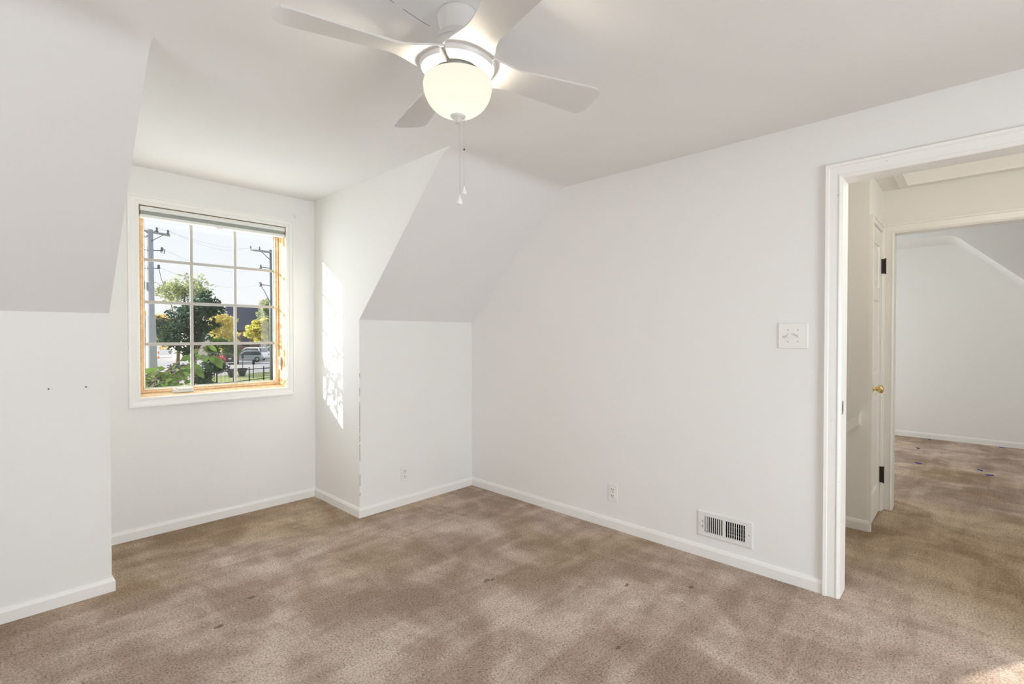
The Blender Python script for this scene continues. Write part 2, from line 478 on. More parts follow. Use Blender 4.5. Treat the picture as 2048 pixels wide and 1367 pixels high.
fl = MB()
fl.quad((XWEST - .1, YSOUTH - .1, 0), (XR, YSOUTH - .1, 0), (XR, YW + .02, 0), (XWEST - .1, YW + .02, 0))
fl.quad((XR, YSOUTH - .1, 0), (XF + .05, YSOUTH - .1, 0), (XF + .05, 3.2, 0), (XR, 3.2, 0))
struct(fl, 'floor', M['carpet'], 'worn beige carpet running through the rooms and hall', 'carpet', recalc=False)


def slope_profile(side=1, n=7):
    """(y, z) of the ceiling from the flat part over a small curved bend down the slope"""
    r = 0.11
    pts = []
    c = math.radians(45)
    t = r * math.tan(c / 2) * 1.6
    y0 = YS - t
    P0, P1, P2 = (y0, ZC), (YS, ZC), (YS + t * math.cos(c), ZC - t * math.sin(c))
    for i in range(n):
        u = i / (n - 1)
        pts.append(((1 - u) ** 2 * P0[0] + 2 * u * (1 - u) * P1[0] + u * u * P2[0], (1 - u) ** 2 * P0[1] + 2 * u * (1 - u) * P1[1] + u * u * P2[1]))
    pts.append((YK, ZK))
    return pts


prof = slope_profile()
ce = MB()
for x0, x1 in ((XWEST, XL), (XD, XR)):
    pr = [(-1.3, ZC)] + prof
    V = [(x, y, z) for y, z in pr for x in (x0, x1)]
    ce.add(V, [(2 * i, 2 * i + 1, 2 * i + 3, 2 * i + 2) for i in range(len(pr) - 1)], True)
ce.quad((XL, -1.3, ZC), (XD, -1.3, ZC), (XD, YW, ZC), (XL, YW, ZC))
ce.quad((XWEST, -1.3, ZC), (XR, -1.3, ZC), (XR, -2.254, ZK), (XWEST, -2.254, ZK))
struct(ce, 'ceiling', M['ceil'], 'white plaster ceiling bending into sloped sides', 'ceiling')

chk = []
for x, nm, lab in ((XL, 'wall_dormer_left', 'left cheek wall of the window dormer'), (XD, 'wall_dormer_right', 'right cheek wall of the dormer with sun patch')):
    poly = [(YK, 0), (YW, 0), (YW, ZC)] + [(p[0], p[1]) for p in prof]
    w = MB(); w.add([(x, y, z) for y, z in poly], [tuple(range(len(poly)))])
    struct(w, nm, M['wall'], lab, 'wall', recalc=False)

WX0, WX1, WZ0, WZ1 = 0.642, 1.562, 0.886, 2.119
w = sheet('y', YW, XL, XD, 0, ZC, [(WX0, WX1, WZ0, WZ1)])
w = sheet('y', YW + .22, XL - .3, XD + .3, -0.3, ZC + .2, [(WX0, WX1, WZ0, WZ1)], w)
struct(w, 'wall_dormer_front', M['wall'], 'dormer wall holding the window', 'wall')
struct(sheet('y', YK, XWEST, XL, 0, ZK), 'wall_knee_left', M['wall'], 'short knee wall left of the dormer', 'wall')
struct(sheet('y', YK, XD, XR, 0, ZK), 'wall_knee_right', M['wall_chip'], 'short knee wall right of the dormer with outlet', 'wall')
VX = (0.874, 1.181, 0.122, 0.268)
w = sheet('x', XR, YSOUTH, YK, 0, ZC, [(DOOR_S, DOOR_N, -1, DOOR_T), (0.905, 1.125, 0.15, 0.24)])
w = sheet('x', XJ, YSOUTH, YK, 0, ZC, [(DOOR_S, DOOR_N, -1, DOOR_T)], w)
struct(w, 'wall_right', M['wall'], 'long right wall with doorway, switch and vent', 'wall')
# hidden sides of the bedroom; high opening shaped for sun patch, wide one added
WW = (0.62, 2.42, 1.59, 2.06)
struct(sheet('x', XWEST, YSOUTH, YK, 0, ZC, [WW]), 'wall_left', M['wall'], 'gable wall behind the camera with a high window', 'wall')
WS = (0.11, 1.84, 0.80, 2.04)  # unseen wide opening, added to let fill light in
w = sheet('y', YSOUTH, XWEST, XR, 0, ZC, [WS])
struct(w, 'wall_back', M['wall'], 'unseen back wall behind the camera with a wide window opening added', 'wall')

# hall
struct(sheet('x', XS, YC, 3.2, 0, ZC), 'wall_stair', M['wall'], 'stairwell wall in the hall with handrail end', 'wall')
struct(sheet('y', YC, XS, XH, 0, ZC, [(3.992, 4.452, -1, 2.035)]), 'wall_closet', M['wall'], 'hall wall around the narrow closet door', 'wall')
w = sheet('x', XH, YSOUTH, YC, 0, ZC, [(D2_S, D2_N, -1, D2_T)])
w = sheet('x', XH2, YSOUTH, 3.2, 0, 2.8, [(D2_S, D2_N, -1, D2_T)], w)
struct(w, 'wall_hall', M['wall'], 'hall wall with the second doorway', 'wall')
w = sheet('y', 3.2, XJ, XH2, 0, ZC); w = sheet('y', YSOUTH, XJ, XH2, 0, ZC, [(3.3, 4.2, 0.85, 2.0)], w); w = sheet('y', 1.2, XS, XH2, 0, ZC, (), w)  # south end has an unseen window opening added for fill light
struct(w, 'wall_hall_ends', M['wall'], 'end walls of the hall', 'wall')
HX0, HX1, HY0, HY1 = 3.42, 4.425, -0.62, 0.36
w = sheet('z', ZC, XJ, XH, YSOUTH, 3.2, [(HX0, HX1, HY0, HY1)])
for a in (sheet('x', HX1, HY0, HY1, ZC, ZC + .16), sheet('x', HX0, HY0, HY1, ZC, ZC + .16), sheet('y', HY1, HX0, HX1, ZC, ZC + .16), sheet('y', HY0, HX0, HX1, ZC, ZC + .16), sheet('z', ZC + .16, HX0, HX1, HY0, HY1)):
    w.add(a.v, a.f)
struct(w, 'ceiling_hall', M['wall'], 'hall ceiling with a recessed hatch', 'ceiling')
hp = [(0, 0), (0, .014), (.045, .014), (.052, .006), (.052, 0)]
w = MB().molding([(HX0, HY0, ZC), (HX1, HY0, ZC), (HX1, HY1, ZC), (HX0, HY1, ZC)], [(-1, -1, 0), (1, -1, 0), (1, 1, 0), (-1, 1, 0)], (0, 0, -1), hp, True)
struct(w, 'trim_3', M['trim'], 'flat white trim around the hall ceiling hatch', 'trim')

# far room
XB = 7.30
p2 = [(2.55, 2.395), (.26, 2.395), (.20, 2.385), (.14, 2.345), (-.80, 1.405), (-.80, 0)]
w = sheet('x', XF, -.85, 2.6, 0, 2.45)
struct(w, 'wall_far', M['wall'], 'far room end wall under the slope', 'wall')
w = MB(); V = [(x, y, z) for y, z in p2 for x in (XB, XF)]
w.add(V, [(2 * i, 2 * i + 1, 2 * i + 3, 2 * i + 2) for i in range(len(p2) - 1)], True)
struct(w, 'ceiling_far', M['ceil_flat'], 'sloped soffit over the far room recess', 'ceiling')
w = MB()
for (a, b), (c, d) in zip(p2[:-1], p2[1:]):
    if abs(a - c) > 1e-6:
        w.quad((XB, a, b), (XB, c, d), (XB, c, 2.8), (XB, a, 2.8))
w.quad((XB, -.80, 0), (XB, -2.3, 0), (XB, -2.3, 2.8), (XB, -.80, 2.8))
struct(w, 'wall_far_bulkhead', M['ceil_flat'], 'far room wall around the sloped recess', 'wall')
w = sheet('y', 2.55, XH2, XF, 0, 2.8, [(5.4, 7.0, 0.8, 2.0)]); w = sheet('y', -2.25, XH2, XB, 0, 2.8, (), w)  # window opening added out of view to light this room
struct(w, 'wall_far_sides', M['wall'], 'side walls of the far room', 'wall')
struct(sheet('z', 2.8, XH2, XF, -2.3, 2.6), 'ceiling_far_room', M['ceil_flat'], 'flat ceiling of the far room', 'ceiling')


# ------------------------------------------------------------------ baseboards
BP = [(0, 0), (.013, 0), (.013, .050), (.007, .066), (0, .068)]    # (thickness, height)


def baseboard(pts, name, label, outs):
    """pts along the wall foot; outs = mitre direction for each point"""
    mb = MB(); mb.molding(pts, outs, (0, 0, 1), BP)
    return struct(mb, name, M['trim'], label, 'baseboard')


baseboard([(XWEST, YK, 0), (XL, YK, 0), (XL, YK + .03, 0)], 'baseboard_left', 'white baseboard along the left knee wall', [(0, -1, 0), (1, -1, 0), (1, 0, 0)])
baseboard([(XL, YW, 0), (XD, YW, 0), (XD, YK, 0), (XR, YK, 0), (XR, DOOR_N + .066, 0)], 'baseboard_right', 'white baseboard round the dormer and along the right wall', [(0, -1, 0), (-1, -1, 0), (-1, -1, 0), (-1, -1, 0), (-1, 0, 0)])
baseboard([(XS, 3.1, 0), (XS, YC, 0), (XS + .044, YC, 0)], 'baseboard_hall', 'short white baseboard wrapping the hall corner', [(-1, 0, 0), (-1, -1, 0), (0, -1, 0)])
baseboard([(XF, 2.55, 0), (XF, -.8, 0)], 'baseboard_far', 'white baseboard along the far room wall', [(-1, 0, 0), (-1, 0, 0)])

# ------------------------------------------------------------------ door casings and jambs
CP = [(0, 0), (0, .010), (.008, .016), (.012, .016), (.014, .012), (.050, .015), (.053, .021), (.066, .024), (.068, .020), (.068, 0)]
# bedroom doorway (facing the bedroom, normal -x)
n1 = DOOR_N + .004
path = [(XR, n1, 0), (XR, n1, DOOR_T + .004), (XR, DOOR_S - .004, DOOR_T + .004), (XR, DOOR_S - .004, 0)]
offs = [(0, 1, 0), (0, 1, 1), (0, -1, 1), (0, -1, 0)]
t1 = struct(MB().molding(path, offs, (-1, 0, 0), CP), 'trim_1', M['trim_worn'], 'white moulded casing of the bedroom doorway with chipped edge', 'door casing')
jb = MB(); jx0, jx1 = XR - .008, XJ + .004
jb.box(jx0, jx1, DOOR_N, DOOR_N + .02, 0, DOOR_T + .02, .002); jb.box(jx0, jx1, DOOR_S, DOOR_N, DOOR_T, DOOR_T + .02, .002); jb.box(jx0, jx1, DOOR_S - .02, DOOR_S, 0, DOOR_T + .02, .002)
struct(jb, 'door_jamb', M['trim_worn'], parent=t1)
path = [(XJ, n1, 0), (XJ, n1, DOOR_T + .004), (XJ, DOOR_S - .004, DOOR_T + .004), (XJ, DOOR_S - .004, 0)]
struct(MB().molding(path, [(0, .3, 0), (0, .3, .3), (0, -.3, .3), (0, -.3, 0)], (1, 0, 0), [(a, b * .4) for a, b in CP]), 'hall_casing', M['trim'], parent=t1)
sp = MB(); sp.box(XR + .004, XR + .030, DOOR_N - .0022, DOOR_N + .001, .90, .965, .001)
s1 = sp.build('strike_plate', M['steel'], t1); s1['label'] = 'dull steel strike plate'
sp = MB(); sp.box(XR + .010, XR + .022, DOOR_N - .0030, DOOR_N - .0018, .915, .950)
sp.build('latch_hole', M['slot'], s1)

# second doorway in the hall (facing the hall, normal -x)
n2 = D2_N + .003
path = [(XH, n2, 0), (XH, n2, D2_T + .004), (XH, D2_S - .004, D2_T + .004), (XH, D2_S - .004, 0)]
t2 = struct(MB().molding(path, offs, (-1, 0, 0), CP), 'trim_2', M['trim'], 'white moulded casing of the far doorway across the hall', 'door casing')
jb = MB(); jx0, jx1 = XH - .008, XH2 + .004
jb.box(jx0, jx1, D2_N, D2_N + .02, 0, D2_T + .02, .002); jb.box(jx0, jx1, D2_S, D2_N, D2_T, D2_T + .02, .002); jb.box(jx0, jx1, D2_S - .02, D2_S, 0, D2_T + .02, .002)
struct(jb, 'door_jamb', M['trim'], parent=t2)

# closet door in the hall (plane y = YC, facing -y)
d1 = thing('door_1', 'narrow white panelled closet door with brass knob in the hall', 'door', (4.222, YC, 0), kind='structure')
sl = MB()
DX0, DX1, DZ0, DZ1 = 3.995, 4.449, 0.012, 2.03
panels = [(DX0 + .085, DX1 - .085, 1.62, DZ1 - .11), (DX0 + .085, DX1 - .085, 1.02, 1.53), (DX0 + .085, DX1 - .085, .20, .88)]
sheet('y', YC - .006, DX0, DX1, DZ0, DZ1, panels, sl)
for a, b, c, d in panels:
    rim = [((a, YC - .006, c), (1, 0, 1)), ((b, YC - .006, c), (-1, 0, 1)), ((b, YC - .006, d), (-1, 0, -1)), ((a, YC - .006, d), (1, 0, -1))]
    sl.molding([p for p, _ in rim], [o for _, o in rim], (0, 1, 0), [(0, 0), (.004, .010), (.012, .012), (.040, .002)], True)
    sheet('y', YC - .004, a + .040, b - .040, c + .040, d - .040, (), sl)
for x in (DX0, DX1):
    sl.quad((x, YC - .006, DZ0), (x, YC + .03, DZ0), (x, YC + .03, DZ1), (x, YC - .006, DZ1))
sl.quad((DX0, YC - .006, DZ1), (DX1, YC - .006, DZ1), (DX1, YC + .03, DZ1), (DX0, YC + .03, DZ1))
sl.build('door_slab', M['trim'], d1)
cpx = [(a * .62, b) for a, b in CP]
cs = MB().molding([(3.988, YC, 0), (3.988, YC, 2.036), (4.456, YC, 2.036), (4.456, YC, 0)], [(-1, 0, 0), (-1, 0, 1), (1, 0, 1), (1, 0, 0)], (0, -1, 0), cpx)
cs.build('door_casing', M['trim'], d1)
k = MB(); k.lathe((4.034, YC - .006, .931), [(0, 0), (.031, 0), (.031, -.004), (.026, -.008), (.012, -.010), (.011, -.026), (.016, -.032), (.025, -.040), (.028, -.050), (.025, -.060), (.014, -.066), (0, -.067)], 24, 'y')
kn = k.build('door_knob', M['brass'], d1); kn['label'] = 'polished brass knob'
for z0, z1 in ((1.735, 1.84), (.216, .33)):
    hg = MB(); hg.box(4.4465, 4.4535, YC - .028, YC - .004, z0, z1)
    hg.tube([(4.449, YC - .030, z0 - .004), (4.449, YC - .030, z1 + .004)], .0048, 10)
    h_ = hg.build('hinge', M['hinge'], d1); h_['label'] = 'worn dark hinge'

# handrail end on the stair wall
hr = thing('handrail', 'sloping white handrail end on the hall stair wall', 'handrail', (XS, .56, .70))
dz = -.87; rl = MB()
y0, y1 = .556, 1.15
rl.add([(x, y, z + (y - y0) * dz) for y in (y0, y1) for x, z in ((XS - .004, .705), (XS - .05, .705), (XS - .056, .735), (XS - .05, .772), (XS - .004, .778))],
       [(0, 1, 2, 3, 4), (9, 8, 7, 6, 5)] + [(i, (i + 1) % 5, 5 + (i + 1) % 5, 5 + i) for i in range(5)])
rl.build('rail', M['trim'], hr)
rl = MB(); rl.add([(x, y, z + (y - y0) * dz) for y in (y0 - .004, y1) for x, z in ((XS, .690), (XS - .012, .690), (XS - .012, .790), (XS, .790))],
                  [(0, 1, 2, 3), (7, 6, 5, 4)] + [(i, (i + 1) % 4, 4 + (i + 1) % 4, 4 + i) for i in range(4)])
rl.build('backing_board', M['trim'], hr)

# ------------------------------------------------------------------ window
win = thing('window_1', 'pine framed dormer window with white muntins', 'window', (1.10, YW, .83), kind='structure')
ix0, ix1, iz0, iz1 = .648, 1.556, .891, 2.113
WP = [(0, 0), (0, .010), (.006, .014), (.020, .012), (.024, .016), (.044, .018), (.048, .024), (.058, .024), (.060, .018), (.060, 0)]
cs = MB().molding([(ix0, YW, iz0), (ix1, YW, iz0), (ix1, YW, iz1), (ix0, YW, iz1)], [(-1, 0, -1), (1, 0, -1), (1, 0, 1), (-1, 0, 1)], (0, -1, 0), WP, True)
cs.build('window_casing', M['trim'], win)
fr = MB()
JP = [(0, 0), (0, .022), (.006, .030), (.006, .070), (.014, .078), (.014, .22)]     # stepped jamb going outward: (inset, depth)
cor = [((ix0, YW, iz0), (1, 0, 1)), ((ix1, YW, iz0), (-1, 0, 1)), ((ix1, YW, iz1), (-1, 0, -1)), ((ix0, YW, iz1), (1, 0, -1))]
fr.molding([c for c, _ in cor], [o for _, o in cor], (0, 1, 0), [(-.008, 0)] + JP, True)
fr.build('window_frame', M['pine'], win)
sa = MB()
SP = [(.014, .110), (.014, .096), (.026, .092), (.030, .100), (.040, .102), (.044, .112), (.044, .140), (.014, .140)]
sa.molding([c for c, _ in cor], [o for _, o in cor], (0, 1, 0), SP, True)
sash = sa.build('sash', M['pine'], win)
gx0, gx1, gz0, gz1 = ix0 + .044, ix1 - .044, iz0 + .052, iz1 - .044
YG = YW + .128
g = MB().quad((gx0 - .01, YG, gz0 - .01), (gx1 + .01, YG, gz0 - .01), (gx1 + .01, YG, gz1 + .01), (gx0 - .01, YG, gz1 + .01))
g.build('glass_pane', M['glass'], sash, recalc=False)
mu = MB(); bw = .0098
for x in (.9625, 1.2395):
    mu.box(x - bw, x + bw, YG - .010, YG - .002, gz0 - .008, gz1, .002)
for z in (1.228, 1.506, 1.784):
    mu.box(gx0 - .004, gx1 + .004, YG - .0098, YG - .0022, z - bw, z + bw, .002)
mu.build('muntin_grid', M['grille'], sash)
# white glazing bead
gb = MB().molding([c for c, _ in cor], [o for _, o in cor], (0, 1, 0), [(.044, .116), (.049, .118), (.049, .127), (.044, .127)], True)
gb.build('glazing_bead', M['grille'], sash)
ck = MB(); ck.box(.838, .958, YW + .060, YW + .098, .899, .918, .005); ck.box(.862, .955, YW + .058, YW + .084, .917, .932, .006); ck.sphere((.846, YW + .072, .918), .012, 12, 8)
c_ = ck.build('crank_handle', M['plastic_grey'], win); c_['label'] = 'folded grey white crank handle on the sill'
lk = MB(); lk.box(1.533, 1.546, YW + .064, YW + .088, 1.02, 1.12, .003); lk.tube([(1.536, YW + .070, 1.10), (1.526, YW + .055, 1.05)], .006, 8)
lk.build('sash_lock', M['plastic'], win)

# cellular shade pulled up at the head of the window
sh = thing('window_shade', 'raised white cellular shade at the top of the dormer window', 'window shade', (1.10, YW + .03, 2.03))
sx0, sx1 = .655, 1.552
b_ = MB(); b_.box(sx0, sx1, YW - .004, YW + .050, 2.078, 2.108, .004); b_.build('headrail', M['shade_head'], sh)
b_ = MB()
pts = []
for i in range(9):
    z = 2.056 + i * .0025; pts.append((YW + (.004 if i % 2 else .0), z))
pts += [(YW + .045, 2.076), (YW + .045, 2.056)]
b_.prism(pts, 'x', sx0 + .003, sx1 - .003); b_.build('pleated_cloth', M['shade_cloth'], sh)
b_ = MB(); b_.box(sx0, sx1, YW - .003, YW + .046, 2.036, 2.056, .004); b_.build('bottom_rail', M['shade_head'], sh)
b_ = MB(); b_.box(1.085, 1.125, YW - .006, YW + .004, 2.028, 2.042, .003); b_.build('pull_tab', M['plastic'], sh)

hk = MB(); hk.box(1.618, 1.634, YW - .006, YW, 2.194, 2.228, .002); hk.tube([(1.626, YW - .004, 2.204), (1.626, YW - .018, 2.202), (1.626, YW - .022, 2.214)], .004, 8)
tag(hk.build('curtain_bracket', M['plastic'], origin=(1.626, YW, 2.194)), 'small white curtain bracket at the upper right of the window', 'bracket')
for x, lab in ((.184, 'tiny nail hole plug on the left knee wall, farther from the dormer'), (.317, 'tiny nail hole plug on the left knee wall, nearer to the dormer')):
    q = MB(); q.lathe((x, YK, 1.035), [(.0038, 0), (.0036, -.003), (0, -.004)], 10, 'y')
    tag(q.build('nail', M['nail'], origin=(x, YK, 1.035)), lab, 'nail', 'nails in the left knee wall')


# ------------------------------------------------------------------ outlets, switch, register
def plate_frame(c, axis):
    """returns a function mapping (across, up, out) on a wall to world"""
    if axis == 'x':
        return lambda a, u, o: (c[0] - o, c[1] - a, c[2] + u)
    return lambda a, u, o: (c[0] + a, c[1] - o, c[2] + u)


def wbox(mb, F, a0, a1, u0, u1, o0, o1, bev=0.0):
    p = F(a0, u0, o0); q = F(a1, u1, o1)
    x0, x1 = sorted((p[0], q[0])); y0, y1 = sorted((p[1], q[1])); z0, z1 = sorted((p[2], q[2]))
    return mb.box(x0, x1, y0, y1, z0, z1, bev)


def disc(mb, F, a, u, o, r, seg=12):
    c = F(a, u, o); V = [c]
    for j in range(seg):
        t = 2 * math.pi * j / seg; V.append(F(a + r * math.cos(t), u + r * math.sin(t), o))
    mb.add(V, [(0, 1 + j, 1 + (j + 1) % seg) for j in range(seg)])


def outlet(c, axis, label):
    o = thing('wall_outlet', label, 'outlet', c, 'duplex outlets'); F = plate_frame(c, axis)
    p = MB(); wbox(p, F, -.036, .036, -.058, .058, 0, .006, .0035); p.build('cover_plate', M['plastic'], o)
    for s in (1, -1):
        r_ = MB(); wbox(r_, F, -.0165, .0165, s * .0205 - .0145, s * .0205 + .0145, .004, .0085, .004)
        rc = r_.build('receptacle', M['plastic'], o)
        h = MB(); z = s * .0205
        wbox(h, F, -.0082, -.0056, z - .002, z + .008, .008, .0091); wbox(h, F, .0056, .0082, z - .002, z + .007, .008, .0091); disc(h, F, 0, z - .0075, .0092, .0028)
        h.build('slots', M['slot'], rc)
    s_ = MB(); disc(s_, F, 0, 0, .0068, .0032); s_.build('screw', M['screw'], o)


outlet((2.153, YK, .236), 'y', 'white duplex outlet low on the knee wall right of the dormer')
outlet((XR, 1.753, .240), 'x', 'white duplex outlet low on the long right wall')

sw = thing('light_switch', 'white two toggle switch plate beside the bedroom doorway', 'light switch', (XR, .688, 1.284)); F = plate_frame((XR, .688, 1.284), 'x')
p = MB(); wbox(p, F, -.069, .069, -.066, .066, 0, .007, .005); p.build('cover_plate', M['plastic'], sw)
for a, up in ((-.023, -1), (.023, 1)):
    e = MB(); wbox(e, F, a - .0055, a + .0055, -.0125, .0125, .0055, .0078); hz = e.build('toggle_slot', M['plastic_grey'], sw)
    e = MB(); q0 = [(a - .0042, -.006), (a + .0042, -.006), (a + .0042, .006), (a - .0042, .006)]
    V = [F(x, y, .007) for x, y in q0] + [F(x * .9 + a * .1, y * .8 + up * .009, .021) for x, y in q0]
    e.add(V, [(4, 5, 6, 7)] + [(i, (i + 1) % 4, 4 + (i + 1) % 4, 4 + i) for i in range(4)])
    e.build('toggle', M['plastic'], sw)
    for z in (.030, -.030):
        e = MB(); disc(e, F, a, z, .0078, .0032); e.build('screw', M['screw'], sw)

cv = (XR, (VX[0] + VX[1]) / 2, (VX[2] + VX[3]) / 2)
rg = thing('wall_vent', 'white metal wall vent low on the right wall near the doorway', 'vent', (XR, cv[1], VX[2])); F = plate_frame(cv, 'x')
hw, hh = .153, .073
e = MB()
sl0, sl1, sz0, sz1 = -.110, .112, -.046, .046
slots = []
for i in range(9):
    a = -.110 + i * .0118; slots.append((a, a + .0068, sz0, sz1))
for i in range(9):
    a = .010 + i * .0118; slots.append((a, a + .0074, sz0, sz1))
us = sorted({-hw + .006, hw - .006, *[s[0] for s in slots], *[s[1] for s in slots]}); vs = [-hh + .006, sz0, sz1, hh - .006]
for a, b in zip(us, us[1:]):
    for c, d in zip(vs, vs[1:]):
        if any(s[0] < (a + b) / 2 < s[1] and s[2] < (c + d) / 2 < s[3] for s in slots):
            continue
        e.add([F(a, c, .008), F(b, c, .008), F(b, d, .008), F(a, d, .008)], [(0, 1, 2, 3)])
rim = [(-hw, -hh), (hw, -hh), (hw, hh), (-hw, hh)]; rin = [(-hw + .006, -hh + .006), (hw - .006, -hh + .006), (hw - .006, hh - .006), (-hw + .006, hh - .006)]
V = [F(a, u, 0) for a, u in rim] + [F(a, u, .005) for a, u in rim] + [F(a, u, .008) for a, u in rin]
e.add(V, [(i, (i + 1) % 4, 4 + (i + 1) % 4, 4 + i) for i in range(4)] + [(4 + i, 4 + (i + 1) % 4, 8 + (i + 1) % 4, 8 + i) for i in range(4)])
e.build('faceplate', M['vent_white'], rg)
e = MB()
for i, s in enumerate(slots):                       # angled fins seen through the slots
    d, dep = (.0076, -.006) if i < 9 else (.0075, -.014)
    a0 = s[1]
    e.add([F(a0, sz0, .0078), F(a0, sz1, .0078), F(a0 - d, sz1, dep), F(a0 - d, sz0, dep)], [(0, 1, 2, 3)])
e.build('fins', M['vent_white'], rg, recalc=False)
e = MB()
for z in (-.014, .014):
    wbox(e, F, .008, .112, z - .0011, z + .0011, -.017, -.015)
wbox(e, F, .008, .112, -.036, -.031, -.020, -.016)
e.build('damper_rods', M['vent_grey'], rg)
e = MB(); e.box(XR + .001, XJ - .01, cv[1] - .111, cv[1] + .111, cv[2] - .046, cv[2] + .046)
e.f = [f for i, f in enumerate(e.f) if i != 4]; e.sm = e.sm[:-1]
e.build('duct', M['vent_dark'], rg, recalc=False)
e = MB(); wbox(e, F, -.134, -.122, -.003, .003, .008, .020, .002); e.build('damper_lever', M['vent_white'], rg)
e = MB(); wbox(e, F, -.1235, -.1205, .006, .019, .0078, .0084); wbox(e, F, -.1235, -.1205, -.024, -.008, .0078, .0084); e.build('lever_slot', M['slot'], rg)
e = MB(); disc(e, F, .134, -.002, .0085, .0034); e.build('screw', M['screw'], rg)

# ------------------------------------------------------------------ ceiling fan with light
FX, FY = 1.076, 1.264
fan = thing('ceiling_fan', 'white four blade ceiling fan with lit glass bowl', 'ceiling fan', (FX, FY, ZC))


def lz(prof, seg=40):
    return MB().lathe((FX, FY, 0), prof, seg)


lz([(0, ZC), (.066, ZC), (.067, ZC - .006), (.066, ZC - .014), (.061, ZC - .040), (.054, ZC - .062), (.050, ZC - .074), (.0, ZC - .075)]).build('canopy', M['fan'], fan)
lz([(0, 2.281), (.052, 2.281), (.064, 2.277), (.074, 2.268), (.079, 2.252), (.0795, 2.249), (.077, 2.2485), (.077, 2.246), (.0815, 2.2455), (.084, 2.232), (.084, 2.205), (.076, 2.192), (0, 2.190)]).build('motor_housing', M['fan'], fan)
lz([(.045, 2.195), (.058, 2.188), (.060, 2.150), (.064, 2.148), (.064, 2.137), (.058, 2.135), (.0, 2.135)]).build('light_fitter', M['fan'], fan)
for a in (20, 140, 260):
    t = math.radians(a); q = MB(); q.tube([(FX + .058 * math.cos(t), FY + .058 * math.sin(t), 2.143), (FX + .076 * math.cos(t), FY + .076 * math.sin(t), 2.143)], .004, 8)
    q.build('thumb_screw', M['chain'], fan)
bw_ = MB(); bp = []
for i in range(15):
    u = i / 14 * math.pi / 2
    bp.append((.1145 * math.cos(u) ** .85 if i < 14 else .012, 2.118 - .104 * math.sin(u)))
bp = [(.098, 2.139), (.107, 2.134), (.112, 2.127)] + bp
bw_.lathe((FX, FY, 0), bp, 48)
bl = bw_.build('glass_bowl', M['bowl'], fan, recalc=False); bl['label'] = 'glowing frosted glass bowl'
lz([(.0, 2.022), (.025, 2.020), (.026, 2.014), (.020, 2.008), (.013, 2.004), (.012, 1.996), (.008, 1.992), (0, 1.991)], 24).build('finial', M['fan'], fan)

lamp_d = bpy.data.lights.new('fan_bulb', 'POINT'); lamp_d.energy = LAMP; lamp_d.shadow_soft_size = 0.045; lamp_d.color = (1.0, 0.88, 0.68)
lamp = bpy.data.objects.new('fan_bulb', lamp_d); COL.objects.link(lamp); lamp.location = (FX, FY, 2.100)

ZB = 2.186


def blade_outline(k=26):
    up = []
    for i in range(k + 1):
        u = i / k; r = .112 + u * (.556 - .112)
        root = .082 * max(0, 1 - (r - .112) / .115) ** 1.6
        w = .043 + .029 * min(1, max(0, (r - .16) / .34)) ** .9 + root * .55
        tip = .556 - r
        if tip < .030:
            w -= .030 - math.sqrt(max(0, .030 ** 2 - (.030 - tip) ** 2)) if tip > 0 else .030
        up.append((r, w))
    return up


def make_blade(ang):
    c, s = math.cos(ang), math.sin(ang); pt = math.radians(-13)

    def W(r, t, h):
        blend = min(1.0, max(0.0, (r - .11) / .10))
        a = pt * (0.25 + .75 * blend)
        y = t * math.cos(a) - h * math.sin(a); z = t * math.sin(a) + h * math.cos(a)
        return (FX + r * c - y * s, FY + r * s + y * c, ZB + z)
    o = blade_outline(); mb = MB(); V = []; cols = 9
    for h in (-.0035, .0035):
        for r, w in o:
            for j in range(cols):
                t = -1 + 2 * j / (cols - 1)
                rr = r
                if r < .16:                                           # curved root edge follows the hub circle
                    f_ = (0.16 - r) / .048
                    rr = r + f_ * (math.sqrt(max(1e-6, .125 ** 2 - (t * w) ** 2)) - .118)
                V.append(W(rr, t * w, h))
    k = len(o); F = []
    for L in (0, 1):
        for i in range(k - 1):
            for j in range(cols - 1):
                b = L * k * cols + i * cols + j
                F.append((b, b + cols, b + cols + 1, b + 1))
    B = k * cols
    for i in range(k - 1):
        for j in (0, cols - 1):
            F.append((i * cols + j, (i + 1) * cols + j, B + (i + 1) * cols + j, B + i * cols + j))
    for i in (0, k - 1):
        for j in range(cols - 1):
            F.append((i * cols + j, i * cols + j + 1, B + i * cols + j + 1, B + i * cols + j))
    mb.add(V, F, False)
    b = mb.build('blade', M['fan'], fan)
    # thick root segment under the blade
    q = MB(); seg = 14; half = math.radians(41)
    prof_ = [(.078, -.004), (.078, -.026), (.100, -.028), (.121, -.020), (.126, -.008), (.124, -.001)]
    V = []
    for i in range(seg + 1):
        t = -half + 2 * half * i / seg
        for r, h in prof_:
            tilt = -r * math.sin(t) * math.tan(math.radians(4))
            V.append((FX + r * math.cos(ang + t), FY + r * math.sin(ang + t), ZB + h + tilt))
    m_ = len(prof_)
    F = [(i * m_ + j, i * m_ + (j + 1) % m_, (i + 1) * m_ + (j + 1) % m_, (i + 1) * m_ + j) for i in range(seg) for j in range(m_)]
    F += [tuple(range(m_)), tuple(seg * m_ + j for j in range(m_))[::-1]]
    q.add(V, F, False); q.build('blade_bracket', M['fan'], b)


for kk in range(4):
    make_blade(math.radians(-18 + 90 * kk))

